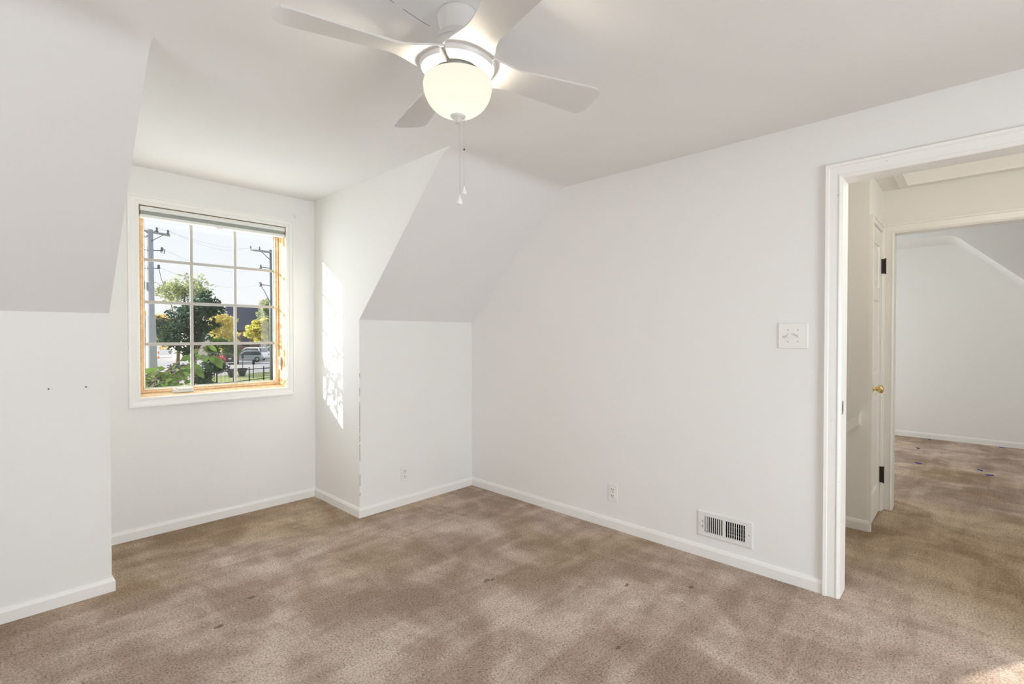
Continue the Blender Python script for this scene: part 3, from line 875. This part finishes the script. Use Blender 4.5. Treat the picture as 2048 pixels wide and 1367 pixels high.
# flush ceiling light added unseen in the hall to brighten the stair wall
hl_ = thing('hall_fill_light', 'round flush white fill light added out of view in the hall', 'ceiling light', (3.21, -.15, ZC))
MB().lathe((3.21, -.15, 0), [(0, ZC), (.12, ZC), (.12, ZC - .02), (.10, ZC - .024), (0, ZC - .024)], 24).build('base', M['fan'], hl_)
MB().lathe((3.21, -.15, 0), [(.10, ZC - .022), (.11, ZC - .04), (.10, ZC - .07), (.06, ZC - .095), (0, ZC - .105)], 24).build('glass_dome', M['bowl'], hl_, recalc=False)
hb_d = bpy.data.lights.new('hall_fill_bulb', 'POINT'); hb_d.energy = HALL_FILL; hb_d.shadow_soft_size = .10; hb_d.color = (1.0, 0.90, 0.74)
hb = bpy.data.objects.new('hall_fill_bulb', hb_d); COL.objects.link(hb); hb.location = (3.21, -.15, ZC - .22)

RX, RY = .686, -.727
for off, z0, z1, big in ((.006, 1.996, 1.752, 1), (.021, 2.006, 1.780, 0)):
    cx, cy = FX + RX * off, FY + RY * off
    ch = MB(); z = z0
    while z > z1:
        ch.sphere((cx, cy, z), .0017, 6, 4); z -= .0042
    ch.tube([(cx, cy, z0), (cx, cy, z1)], .0006, 5)
    c_ = ch.build('pull_chain', M['chain'], fan)
    kb = MB(); s = 1.0 if big else .78
    kb.lathe((cx, cy, z1), [(0, .004), (.0022 * s, .002), (.003 * s, -.006 * s), (.0075 * s, -.017 * s), (.0095 * s, -.024 * s), (.0075 * s, -.030 * s), (0, -.032 * s)], 16)
    kb.build('pull_knob', M['plastic'], c_)
    if not big:
        kb = MB(); kb.sphere((cx, cy, 1.905), .0032, 8, 6); kb.build('chain_connector', M['hinge'], c_)

# ------------------------------------------------------------------ bits of blue tape on the far room carpet
for (x, y, a, lab) in ((7.237, .476, .3, 'blue tape scrap nearest the far doorway edge, second from the far baseboard'), (6.387, .419, 1.1, 'blue tape scrap on the far carpet closest to the door casing'),
                       (6.459, -.033, .5, 'upper scrap of the close pair of blue tape bits'), (6.29, -.099, 2.0, 'lower scrap of the close pair of blue tape bits'),
                       (7.93, .41, .2, 'tiny blue tape scrap at the far baseboard left'), (7.93, -.218, .8, 'tiny blue tape scrap at the far baseboard right')):
    q = MB(); c, s = math.cos(a), math.sin(a); l, w_ = .028, .010
    q.add([(x + c * u - s * v, y + s * u + c * v, z) for z in (.004, .008) for u, v in ((-l, -w_), (l, -w_ * .6), (l * .8, w_), (-l * .9, w_ * .7))], [(3, 2, 1, 0), (4, 5, 6, 7), (0, 1, 5, 4), (1, 2, 6, 5), (2, 3, 7, 6), (3, 0, 4, 7)])
    tag(q.build('tape_scrap', M['tape']), lab, 'tape', 'blue tape scraps on the far carpet')

# ------------------------------------------------------------------ outdoors
G = GROUND
o = MB().quad((-150, 4.3, G - .02), (300, 4.3, G - .02), (300, 700, G - .02), (-150, 700, G - .02)); struct(o, 'street', M['asphalt'], 'grey asphalt street and parking lot outside', 'street', recalc=False)


def slab(name, pts, z0, z1, m_, label, cat):
    mb = MB().prism(pts, 'z', z0, z1); return struct(mb, name, m_, label, cat)


slab('lawn', [(-6, 5), (14, 5), (20, 33), (19.5, 50), (12.2, 47), (7, 36), (-6, 30)], G - .1, G + .02, M['grass'], 'strip of grass outside by the iron fence', 'lawn')
slab('lawn_far', [(36, 165), (140, 165), (140, 330), (60, 330)], G - .1, G + .03, M['grass'], 'distant lawn beyond the parked cars', 'lawn')
slab('sidewalk', [(8, 57), (16.5, 62.5), (16.5, 64), (8, 59)], G - .1, G + .03, M['concrete'], 'pale sidewalk strip by the street', 'sidewalk')
slab('curb_far', [(30, 148), (130, 148), (130, 160), (32, 160)], G - .1, G + .06, M['concrete'], 'pale paving beyond the parking lot', 'paving')
slab('curb_left', [(10, 92), (22, 96), (22, 103), (10, 99)], G - .1, G + .05, M['concrete'], 'pale kerb across the street', 'kerb')


def leaves(mb, c, rad, count, size, rng, shell=.35):
    for _ in range(count):
        while True:
            p = Vector((rng.uniform(-1, 1), rng.uniform(-1, 1), rng.uniform(-1, 1)))
            if shell < p.length < 1: break
        p = Vector((c[0] + p.x * rad[0], c[1] + p.y * rad[1], c[2] + p.z * rad[2]))
        s = size * rng.uniform(.6, 1.3)
        a = Vector((rng.uniform(-1, 1), rng.uniform(-1, 1), rng.uniform(-.7, .7))).normalized(); b = a.cross(Vector((rng.uniform(-1, 1), rng.uniform(-1, 1), rng.uniform(-1, 1)))).normalized()
        mb.add([p - a * s, p + b * s * .45 - a * s * .1, p + a * s, p - b * s * .45 - a * s * .1], [(0, 1, 2, 3)])


def tree(name, label, base, clumps, m_, count, size, trunk=.15, group='trees outside', seed=1, cat='tree'):
    rng = random.Random(seed); root = thing(name, label, cat, base, group)
    mb = MB(); tot = sum(c[3] ** 2 for c in clumps)
    for (x, y, z, r, *rest) in clumps:
        sq = rest[0] if rest else .85
        nn_ = int(count * r * r / tot); leaves(mb, (x, y, z), (r * .62, r * .62, r * sq * .62), int(nn_ * .25), size, rng, .2)
        for _ in range(9):
            d = Vector((rng.gauss(0, 1), rng.gauss(0, 1), rng.gauss(0, 1))).normalized() * r * rng.uniform(.55, .85); q_ = r * rng.uniform(.30, .48)
            leaves(mb, (x + d.x, y + d.y, z + d.z * sq), (q_ * 1.15, q_ * 1.15, q_ * .8), int(nn_ * .075), size, rng, .1)
    mb.build('foliage', m_, root, recalc=False)
    tk = MB(); x0, y0, z0 = base; top = max(clumps, key=lambda c: c[2])
    mid = ((x0 * .7 + top[0] * .3), (y0 * .7 + top[1] * .3), z0 * .5 + top[2] * .5)
    tk.tube([(x0, y0, z0 - .05), mid, top[:3]], [trunk, trunk * .7, trunk * .3], 8)
    for c in clumps:
        tk.tube([mid, c[:3]], [trunk * .45, trunk * .12], 6)
    tk.build('trunk', M['bark'], root)
    return root


tree('broadleaf_tree', 'large dark green tree beside the near utility pole', (6.3, 26.2, G), [(6.75, 26, 2.75, .85), (6.2, 26, 2.3, .85), (5.6, 26, 1.75, .95), (5.35, 25.7, 1.15, .7), (6.4, 26, 1.45, .8), (7.1, 26.4, 2.55, .65), (7.0, 26.1, 1.75, .5), (6.0, 25.9, .75, .6)], M['leaf_dark'], 7000, .085, .12, seed=2)
tree('pale_tree', 'pale feathery tree showing above the dark tree', (8.3, 38, G), [(7.9, 38, 4.1, 1.2, .55), (8.9, 38, 4.5, 1.3, .6), (9.5, 38.2, 4.2, 1.0, .6)], M['leaf_pale'], 2600, .10, .14, seed=3)
tree('garden_shrub', 'dark shrub under the large dark tree', (6.5, 24, G), [(5.4, 24, -.20, .45), (6.3, 24, -.55, .6), (6.6, 24.2, -1.2, .65), (5.9, 23.8, -1.5, .6), (6.5, 24, .15, .5)], M['leaf_dark'], 4200, .08, .06, cat='shrub', seed=4)
tree('yellow_tree', 'big golden autumn tree in front of the pale house', (18.2, 62, G), [(17.5, 62, 3.1, 1.2), (18.6, 62, 2.6, 1.3), (17.6, 62, 1.4, 1.2), (18.9, 62.3, 1.1, 1.0), (16.8, 61.8, 2.2, .9), (18.0, 62, .3, 1.1)], M['leaf_yellow'], 5200, .17, .16, seed=5)
tree('lime_tree', 'round yellow green tree near the right utility pole', (26.6, 75, G), [(26.2, 75, 2.6, 1.3), (27.2, 75, 2.4, 1.3), (25.6, 75, 1.6, 1.0), (26.8, 75, 1.4, 1.3), (27.8, 75, 3.2, 1.0)], M['leaf_lime'], 5200, .18, .14, seed=6)
tree('tall_tree', 'pale green treetop behind the right utility pole', (32.2, 88, G), [(32.2, 88, 6.4, 1.6), (33.2, 88, 5.2, 1.9), (32.0, 88, 4.4, 1.6)], M['leaf_pale'], 2600, .22, .2, seed=7)
tree('orange_tree', 'orange autumn tree behind the near utility pole', (9.6, 52, G), [(9.2, 52, 2.6, 1.0), (10.2, 52, 2.2, 1.1), (9.0, 52, 1.3, 1.1), (10.4, 52.4, 1.0, .9)], M['leaf_orange'], 3600, .15, .12, seed=8)
tree('green_hedge', 'low green bushes beneath the golden tree', (16.6, 58, G), [(16.2, 58, .5, .9), (17.2, 58, .2, 1.0), (15.6, 57.6, -.2, .8), (17.9, 58.2, -.3, .8)], M['leaf_near'], 3000, .14, .07, cat='shrub', seed=9)
fb = tree('flowering_bush', 'bush with red pink blossoms beside the dark parked car', (13.0, 47, G), [(12.7, 47, -1.3, .70), (13.4, 47, -1.4, .75), (13.0, 47, -.95, .55)], M['leaf_dark'], 2200, .11, .05, cat='shrub', seed=10)
fm = MB(); leaves(fm, (13.15, 46.5, -.68), (.62, .4, .28), 420, .085, random.Random(12), .2); f_ = fm.build('blossoms', M['flower_red'], fb, recalc=False); f_['label'] = 'red pink blossoms'

# tree line closing the horizon on both sides of the houses
far_spots = [(-58, 150, 'leaf_dark'), (-42, 158, 'leaf_lime'), (-27, 148, 'leaf_dark'), (-13, 160, 'leaf_orange'), (1, 150, 'leaf_dark'), (13, 158, 'leaf_lime'), (48, 150, 'leaf_dark'), (69, 160, 'leaf_yellow'), (90, 150, 'leaf_dark'), (112, 160, 'leaf_lime')]
for i, (x, y, mk_) in enumerate(far_spots):
    h = 2.6 + .8 * math.sin(i * 2.1)
    tree('distant_tree', 'distant tree in the tree line across the street', (x, y, G), [(x - 3.5, y, .6, 4.2), (x + 3.5, y, .8, 4.2), (x, y, h, 3.8), (x - 7, y, -.6, 3.0), (x + 7, y, -.6, 3.0)], M[mk_], 1800, .45, .3, group='distant tree line', seed=40 + i)

# young tree close to the window
yt = thing('young_tree', 'young leafy tree close outside the lower left of the window', 'tree', (.35, 5.75, G), 'trees outside')
rng = random.Random(21); st_ = MB(); lf = MB()


def twig(p0, p1, nl, size, rng, droop=.04):
    p0 = Vector(p0); p1 = Vector(p1); pts = [p0.lerp(p1, i / 5) + Vector((0, 0, droop * math.sin(i / 5 * math.pi))) for i in range(6)]
    st_.tube(pts, [.008 - .0011 * i for i in range(6)], 5)
    for i in range(nl):
        u = (i + .5) / nl; p = pts[min(4, int(u * 5))].lerp(pts[min(5, int(u * 5) + 1)], u * 5 - int(u * 5))
        d = Vector((rng.uniform(-1, 1), rng.uniform(-.6, .6), rng.uniform(-.9, .5))).normalized(); s = size * rng.uniform(.7, 1.25)
        q = d.cross(Vector((rng.uniform(-.5, .5), 1, rng.uniform(-.5, .5)))).normalized(); nn = q.cross(d)
        b = p + d * .015
        lf.add([b, b + d * s * .3 + q * s * .24 + nn * s * .04, b + d * s * .65 + q * s * .2 + nn * s * .03, b + d * s, b + d * s * .65 - q * s * .2 + nn * s * .03, b + d * s * .3 - q * s * .24 + nn * s * .04], [(0, 1, 2, 3), (0, 3, 4, 5)])


st_.tube([(.35, 5.75, G - .05), (.40, 5.6, -.6), (.55, 5.4, .35), (.72, 5.3, .75)], [.05, .04, .025, .015], 8)
st_.tube([(.40, 5.6, -.6), (.05, 5.4, .6), (-.25, 4.9, 1.5), (-.30, 4.8, 2.0)], [.035, .028, .018, .008], 7)
for a, b, nl, sz in (((.72, 5.3, .75), (1.02, 5.2, .99), 12, .085), ((.72, 5.3, .75), (1.20, 5.15, .93), 16, .085), ((.72, 5.3, .72), (1.34, 5.2, 1.02), 16, .10), ((.62, 5.35, .55), (1.28, 5.1, .84), 16, .09),
                     ((.9, 5.25, .80), (1.42, 5.2, 1.22), 9, .105), ((.62, 5.35, .6), (.98, 5.1, .84), 16, .08), ((.7, 5.3, .7), (.92, 5.15, .93), 14, .07), ((1.1, 5.2, .93), (1.46, 5.2, 1.10), 6, .12),
                     ((.62, 5.35, .5), (1.46, 5.2, .80), 16, .075), ((.7, 5.3, .6), (1.15, 5.0, .86), 18, .065), ((.7, 5.3, .7), (1.10, 5.3, 1.0), 14, .06), ((.75, 5.25, .75), (1.22, 5.1, 1.03), 14, .07), ((.6, 5.3, .55), (1.02, 4.9, .92), 18, .06), ((.8, 5.3, .7), (1.30, 5.25, .95), 14, .07), ((.7, 5.2, .72), (1.0, 5.0, 1.0), 16, .055), ((.7, 5.2, .62), (1.12, 4.95, .90), 20, .06), ((.85, 5.2, .7), (1.25, 5.0, .93), 16, .06), ((.6, 5.2, .6), (.95, 4.9, .95), 18, .055)):
    twig(a, b, nl, sz, rng)
for i in range(36):                                  # crown to the left of the window, between it and the sun
    a = Vector((-.02 - .40 * rng.random(), 4.78 + rng.uniform(-.25, .25), 1.15 + 1.15 * rng.random()))
    b = a + Vector((rng.uniform(-.5, .45), rng.uniform(-.3, .3), rng.uniform(-.15, .35)))
    twig(a, b, 10, .075, rng)
st_.build('branches', M['bark'], yt); lf.build('foliage', M['leaf_near'], yt, recalc=False)


# utility poles
def insulator(mb, p, s=1.0):
    mb.lathe(p, [(0, 0), (.05 * s, 0), (.06 * s, .05 * s), (.035 * s, .07 * s), (.05 * s, .12 * s), (.03 * s, .17 * s), (0, .18 * s)], 8)


pl = thing('utility_pole', 'near grey utility pole left in the window view', 'utility pole', (4.06, 22, G), 'utility poles')
MB().tube([(4.09, 22, G - .1), (4.03, 22, 2.0), (4.03, 22, 2.02), (4.01, 22, 5.15)], [.185, .150, .125, .115], 14).build('pole', M['pole_wood'], pl)
MB().tube([(3.55, 22.05, 5.14), (4.62, 21.85, 5.00)], .045, 6).build('crossarm', M['pole_wood'], pl)
for a, b in (((4.02, 21.9, 4.70), (4.42, 21.86, 5.0)), ((4.0, 21.95, 4.72), (3.72, 22.0, 5.08))):
    MB().tube([a, b], .012, 5).build('brace', M['pole_metal'], pl)
for x, y, z in ((4.22, 21.93, 5.08), (4.55, 21.87, 5.03), (3.62, 22.03, 5.16)):
    q = MB(); insulator(q, (x, y, z)); q.build('insulator', M['pole_metal'], pl)
for z, l in ((4.42, .36), (3.76, .26)):
    q = MB().tube([(3.78, 22.05, z - .02), (4.02, 22, z - .02), (4.02 + l, 21.93, z)], .016, 5); br = q.build('bracket_arm', M['pole_metal'], pl)
    for x in (3.80, 4.02 + l):
        q = MB(); insulator(q, (x, 21.95, z - .02), .9); q.build('insulator', M['pole_metal'], br)
q = MB()
q.tube([(4.36, 21.9, 4.50), (4.46, 21.9, 4.46), (4.44, 21.9, 4.32), (4.34, 21.9, 4.36), (4.36, 21.9, 4.50)], .018, 5); q.build('cutout_switch', M['pole_metal'], pl)
q = MB(); q.tube([(4.28, 21.9, 3.72), (4.34, 21.9, 3.4), (4.46, 21.9, 3.02)], .010, 5); q.tube([(4.12, 21.9, 3.22)] + [(4.18 + .12 * math.sin(t), 21.9, 3.10 + .13 * math.cos(t)) for t in (0, .7, 1.4, 2.1, 2.8)], .007, 5)
q.build('hanging_cable', M['pole_metal'], pl)
q = MB(); q.box(3.78, 3.86, 21.9, 22.0, 2.95, 3.25, .01); q.build('junction_box', M['pole_metal'], pl)

pr_ = thing('utility_pole', 'distant thin utility pole at the right edge of the window view', 'utility pole', (15.03, 40, G), 'utility poles')
MB().tube([(15.04, 40, G - .1), (15.02, 40, 3.0), (15.0, 40, 7.95)], [.15, .12, .095], 10).build('pole', M['pole_metal'], pr_)
MB().tube([(13.55, 40.1, 7.80), (15.05, 39.9, 7.74)], .09, 6).build('crossarm', M['pole_wood'], pr_)
MB().tube([(14.35, 40.0, 7.70), (15.0, 39.9, 7.1)], .03, 5).build('brace', M['pole_metal'], pr_)
for x, y, z in ((13.6, 40.1, 7.86), (14.2, 40, 7.86)):
    q = MB(); insulator(q, (x, y, z), 1.3); q.build('insulator', M['pole_metal'], pr_)
for z, x in ((6.55, 14.25), (5.2, 14.25)):
    q = MB(); q.tube([(x, 39.95, z), (15.0, 39.95, z - .05)], .03, 5); br = q.build('bracket_arm', M['pole_metal'], pr_)
    q = MB(); insulator(q, (x, 39.95, z - .15), 1.8); q.build('insulator', M['pole_metal'], br)
q = MB(); q.tube([(14.1, 39.9, 5.35), (14.5, 39.9, 4.7), (14.95, 39.9, 3.8)], .03, 5); q.build('guy_cable', M['pole_metal'], pr_)


def wire(a, b, sag, label):
    a = Vector(a); b = Vector(b); pts = [a.lerp(b, i / 16) - Vector((0, 0, sag * 4 * (i / 16) * (1 - i / 16))) for i in range(17)]
    tag(MB().tube(pts, .0065, 5).build('power_line', M['wire']), label, 'power line', 'power lines between the poles')


wire((4.55, 21.87, 5.2), (13.6, 40.1, 8.05), .5, 'upper power line between the crossarm ends of the two poles')
wire((4.22, 21.93, 5.25), (14.2, 40, 8.05), .35, 'power line strung between the crossarm middles of the two poles')
wire((4.38, 21.93, 4.5), (14.25, 39.95, 6.55), .6, 'power line joining the upper bracket arms of the two poles')
wire((4.28, 21.93, 3.8), (14.25, 39.95, 5.25), .5, 'lowest power line joining the lower bracket arms of the two poles')

# iron fence
fe = thing('iron_fence', 'low black iron fence at the edge of the lawn', 'fence', (13.0, 39.5, G))
A, B = Vector((9.4, 37.4, 0)), Vector((18.5, 42.7, 0))
for z in (G + .95, G + .15):
    MB().tube([A + Vector((0, 0, z)), B + Vector((0, 0, z))], .032, 6).build('rail', M['iron'], fe)
for i in range(8):
    p = A.lerp(B, i / 7); MB().tube([(p.x, p.y, G - .02), (p.x, p.y, G + 1.12)], .045, 6).build('post', M['iron'], fe)
q = MB()
for i in range(90):
    p = A.lerp(B, (i + .5) / 90); q.tube([(p.x, p.y, G + .12), (p.x, p.y, G + .95)], .007, 4, caps=False)
pk = q.build('pickets', M['iron'], fe); pk['kind'] = 'stuff'

for x, y, lab in ((13.71, 44.87, 'left one of two dark tapered planters on the grass'), (14.72, 45.6, 'right one of two dark tapered planters on the grass')):
    pn = thing('planter', lab, 'planter', (x, y, G), 'dark planters')
    MB().lathe((x, y, G), [(0, .02), (.20, .02), (.40, .62), (.44, .62), (.44, .70), (.38, .70), (.36, .60), (0, .58)], 16).build('pot', M['car_black'], pn)
    q = MB(); q.lathe((x, y, G), [(0, .595), (.33, .595), (.30, .61), (0, .62)], 12); q.build('soil', M['bark'], pn)
for x, y, h, lab in ((14.58, 42.55, 1.5, 'thin dark sign post standing behind the fence'), (17.0, 52.5, 1.6, 'thin dark sign post at the far edge of the grass')):
    sp_ = thing('sign_post', lab, 'sign post', (x, y, G), 'thin posts by the lot')
    MB().tube([(x, y, G - .05), (x, y, G + h)], .035, 6).build('post', M['iron'], sp_)
    q = MB(); q.box(x - .10, x + .10, y - .05, y - .03, G + h - .35, G + h, .005); q.build('sign_panel', M['iron'], sp_)
mk = thing('traffic_marker', 'orange and white marker post across the street', 'traffic marker', (17.4, 90, G))
for i in range(4):
    MB().tube([(17.4, 90, G + .02 + i * .35), (17.4, 90, G + .37 + i * .35)], .12, 8).build('band', M['orange'] if i % 2 == 0 else M['car_white'], mk)


# cars
def car(name, label, loc, rot, paint, L=4.5, Wd=1.85, H=1.65, suv=True):
    root = thing(name, label, 'car', loc, 'cars in the parking lot'); root.rotation_euler = (0, 0, rot)
    hb = H * .55; z0 = .28
    # body: lower shell; x is forward
    lo = [(-L / 2, z0 + .12), (-L / 2 + .06, z0), (L / 2 - .08, z0), (L / 2, z0 + .15), (L / 2 - .05, hb - .12), (L / 2 - .55, hb), (-L / 2 + .1, hb + .05), (-L / 2, hb - .15)]
    up = ([(L * .20, hb), (L * .02, H - .06), (-.1 * L, H), (-L * .40, H - .05), (-L / 2 + .08, hb + .05)] if suv else [(L * .22, hb), (L * .04, H - .05), (-.06 * L, H), (-L * .22, H - .08), (-L * .38, hb + .05)])
    mb = MB(); V = []; k = len(lo)

    def rows(poly, ys, inset):
        return [[(x, y * Wd / 2 * (1 - inset * s_), z) for (x, z) in poly] for y, s_ in ys]
    for r_ in ([(-1, 0.10), (-.90, 0), (.90, 0), (1, 0.10)],):
        pass
    ring = lambda poly, yv, sh: [(x * sh, yv, z) for x, z in poly]
    R_ = [ring(lo, -Wd / 2, .97), ring(lo, -Wd / 2 + .12, 1.0), ring(lo, Wd / 2 - .12, 1.0), ring(lo, Wd / 2, .97)]
    for r_ in R_:
        V += r_
    F = [tuple(range(k)), tuple(3 * k + i for i in range(k))[::-1]] + [(a * k + i, a * k + (i + 1) % k, (a + 1) * k + (i + 1) % k, (a + 1) * k + i) for a in range(3) for i in range(k)]
    mb.add(V, F)
    k = len(up); V = []
    zt = max(z for _, z in up)
    for sgn in (-1, 1):
        for x, z in up:
            f_ = (z - hb) / (zt - hb); V.append((x, sgn * (Wd / 2 - .06 - .16 * f_), z))
    mb.add(V, [tuple(range(k)), tuple(k + i for i in range(k))[::-1]] + [(i, (i + 1) % k, k + (i + 1) % k, k + i) for i in range(k)])
    ORIG[root.name] = (0, 0, 0)
    body = mb.build('body', paint, root)
    # glazing panels just proud of the cabin
    gl_ = MB()

    def P(x, z, s):
        f_ = (z - hb) / (zt - hb); return (x, s * (Wd / 2 - .06 - .16 * f_ + .006), z)
    za, zb = hb + .10 * (zt - hb) + .02, zt - .13
    for s in (-1, 1):
        xf = up[0][0] - .12; xm = up[1][0]; xr0 = up[-1][0] + .12; xr1 = up[3][0] + .06
        gl_.add([P(xf, za, s), P(xm, zb, s), P(xr1, zb, s), P(xr0, za, s)], [(0, 1, 2, 3)])
    def E(i0, i1, a, dx):
        (xa, z_a), (xb, z_b) = up[i0], up[i1]; return (xa + (xb - xa) * a + dx, z_a + (z_b - z_a) * a)
    for (i0, i1, dx) in ((0, 1, .012), (4, 3, -.012)):
        q0 = E(i0, i1, .12, dx); q1 = E(i0, i1, .88, dx)
        gl_.add([(q0[0], -Wd / 2 + .16, q0[1]), (q0[0], Wd / 2 - .16, q0[1]), (q1[0], Wd / 2 - .26, q1[1]), (q1[0], -Wd / 2 + .26, q1[1])], [(0, 1, 2, 3)])
    gl_.build('windows', M['glass_dark'], root, recalc=False)
    for x in (L * .31, -L * .31):
        for s in (-1, 1):
            wv = MB(); wv.lathe((x, s * (Wd / 2 - .20), .33), [(0, 0), (.30, 0), (.33, .02), (.33, .19), (.30, .21), (0, .21)] if s > 0 else [(0, 0), (.30, 0), (.33, -.02), (.33, -.19), (.30, -.21), (0, -.21)], 16, 'y')
            wl = wv.build('wheel', M['tyre'], root)
            hv = MB(); hv.lathe((x, s * (Wd / 2 + .012), .33), [(0, 0), (.19, 0), (.20, -.02 * s)], 12, 'y'); hv.build('hubcap', M['car_silver'], wl)
    for s in (-1, 1):
        tl_ = MB(); tl_.box(-L / 2 - .015, -L / 2 + .05, s * (Wd / 2 - .20) - .10, s * (Wd / 2 - .20) + .10, hb - .28, hb - .08, .01); tl_.build('tail_light', M['tail_red'], root)
        hl = MB(); hl.box(L / 2 - .10, L / 2 + .005, s * (Wd / 2 - .30) - .16, s * (Wd / 2 - .30) + .16, hb - .26, hb - .12, .01); hl.build('headlight', M['plate'], root)
    pq = MB(); pq.box(-L / 2 - .02, -L / 2, -.16, .16, z0 + .35, z0 + .50); pq.build('plate', M['plate'], root)
    ORIG[root.name] = tuple(loc)
    return root


TOW = math.radians(72)     # pointing away from the house
car('parked_car', 'dark plum car seen from behind beside the red blossoms', (20.3, 67.3, G), math.radians(74), M['car_dark'], 4.6, 1.9, 1.72)
car('parked_car', 'silver green hatchback between the dark car and the white car', (23.2, 70.6, G), math.radians(165), M['car_silver'], 4.2, 1.75, 1.5)
car('parked_car', 'white sport utility car in the front row of the lot', (25.0, 74.4, G), math.radians(125), M['car_white'], 4.8, 1.95, 1.85)
car('parked_car', 'white car partly hidden by the right utility pole', (28.6, 76.6, G), math.radians(140), M['car_white'], 4.8, 1.95, 1.9)
car('parked_car', 'pale car half hidden by leaves left of the dark car', (24.9, 92.5, G), math.radians(160), M['car_white'], 4.6, 1.85, 1.6)
car('parked_car', 'white van with dark rear window in the back row', (38.0, 121.5, G), math.radians(150), M['car_white'], 6.0, 2.3, 3.1)
car('parked_car', 'black car behind the white sport utility car', (32.4, 104.5, G), math.radians(100), M['car_black'], 4.6, 1.9, 1.8)
car('parked_car', 'black car in the back row nearest the right pole', (33.4, 92.0, G), math.radians(100), M['car_black'], 4.8, 2.0, 1.9)

# houses
hs = thing('brick_house', 'brown house with a big dark slate roof behind the lot', 'house', (34, 98, G))
q = MB(); q.box(29.2, 41, 96, 108, G - .1, 2.3); q.build('walls', M['brick'], hs)
q = MB(); q.add([(28.6, 95.2, 2.2), (41.6, 95.2, 2.2), (41.6, 108.6, 2.2), (28.6, 108.6, 2.2), (30.2, 101.5, 7.0), (40.2, 101.5, 7.0)], [(0, 1, 5, 4), (2, 3, 4, 5), (0, 4, 3), (1, 2, 5), (0, 3, 2, 1)]); q.build('roof', M['roof_slate'], hs)
for x in (31, 34, 37):
    q = MB(); q.box(x, x + 1.2, 95.94, 96.02, -.6, 1.0); q.build('window', M['glass_dark'], hs)
hs = thing('pale_house', 'cream house glimpsed behind the golden tree', 'house', (21.5, 72, G))
q = MB(); q.box(19.2, 25.0, 82, 90, G - .1, 2.8); q.add([(19.2, 82, 2.8), (25.0, 82, 2.8), (22.1, 82, 5.4)], [(0, 1, 2)]); q.build('walls', M['siding'], hs)
q = MB(); q.add([(18.8, 81.7, 2.6), (22.1, 81.7, 5.7), (22.1, 90.4, 5.7), (18.8, 90.4, 2.6), (25.4, 81.7, 2.6), (25.4, 90.4, 2.6)], [(0, 1, 2, 3), (1, 4, 5, 2)]); q.build('roof', M['roof_slate'], hs)
for x in (20.2, 22.8):
    q = MB(); q.box(x, x + .9, 81.94, 82.02, -.2, 1.4); q.build('window', M['glass_dark'], hs)
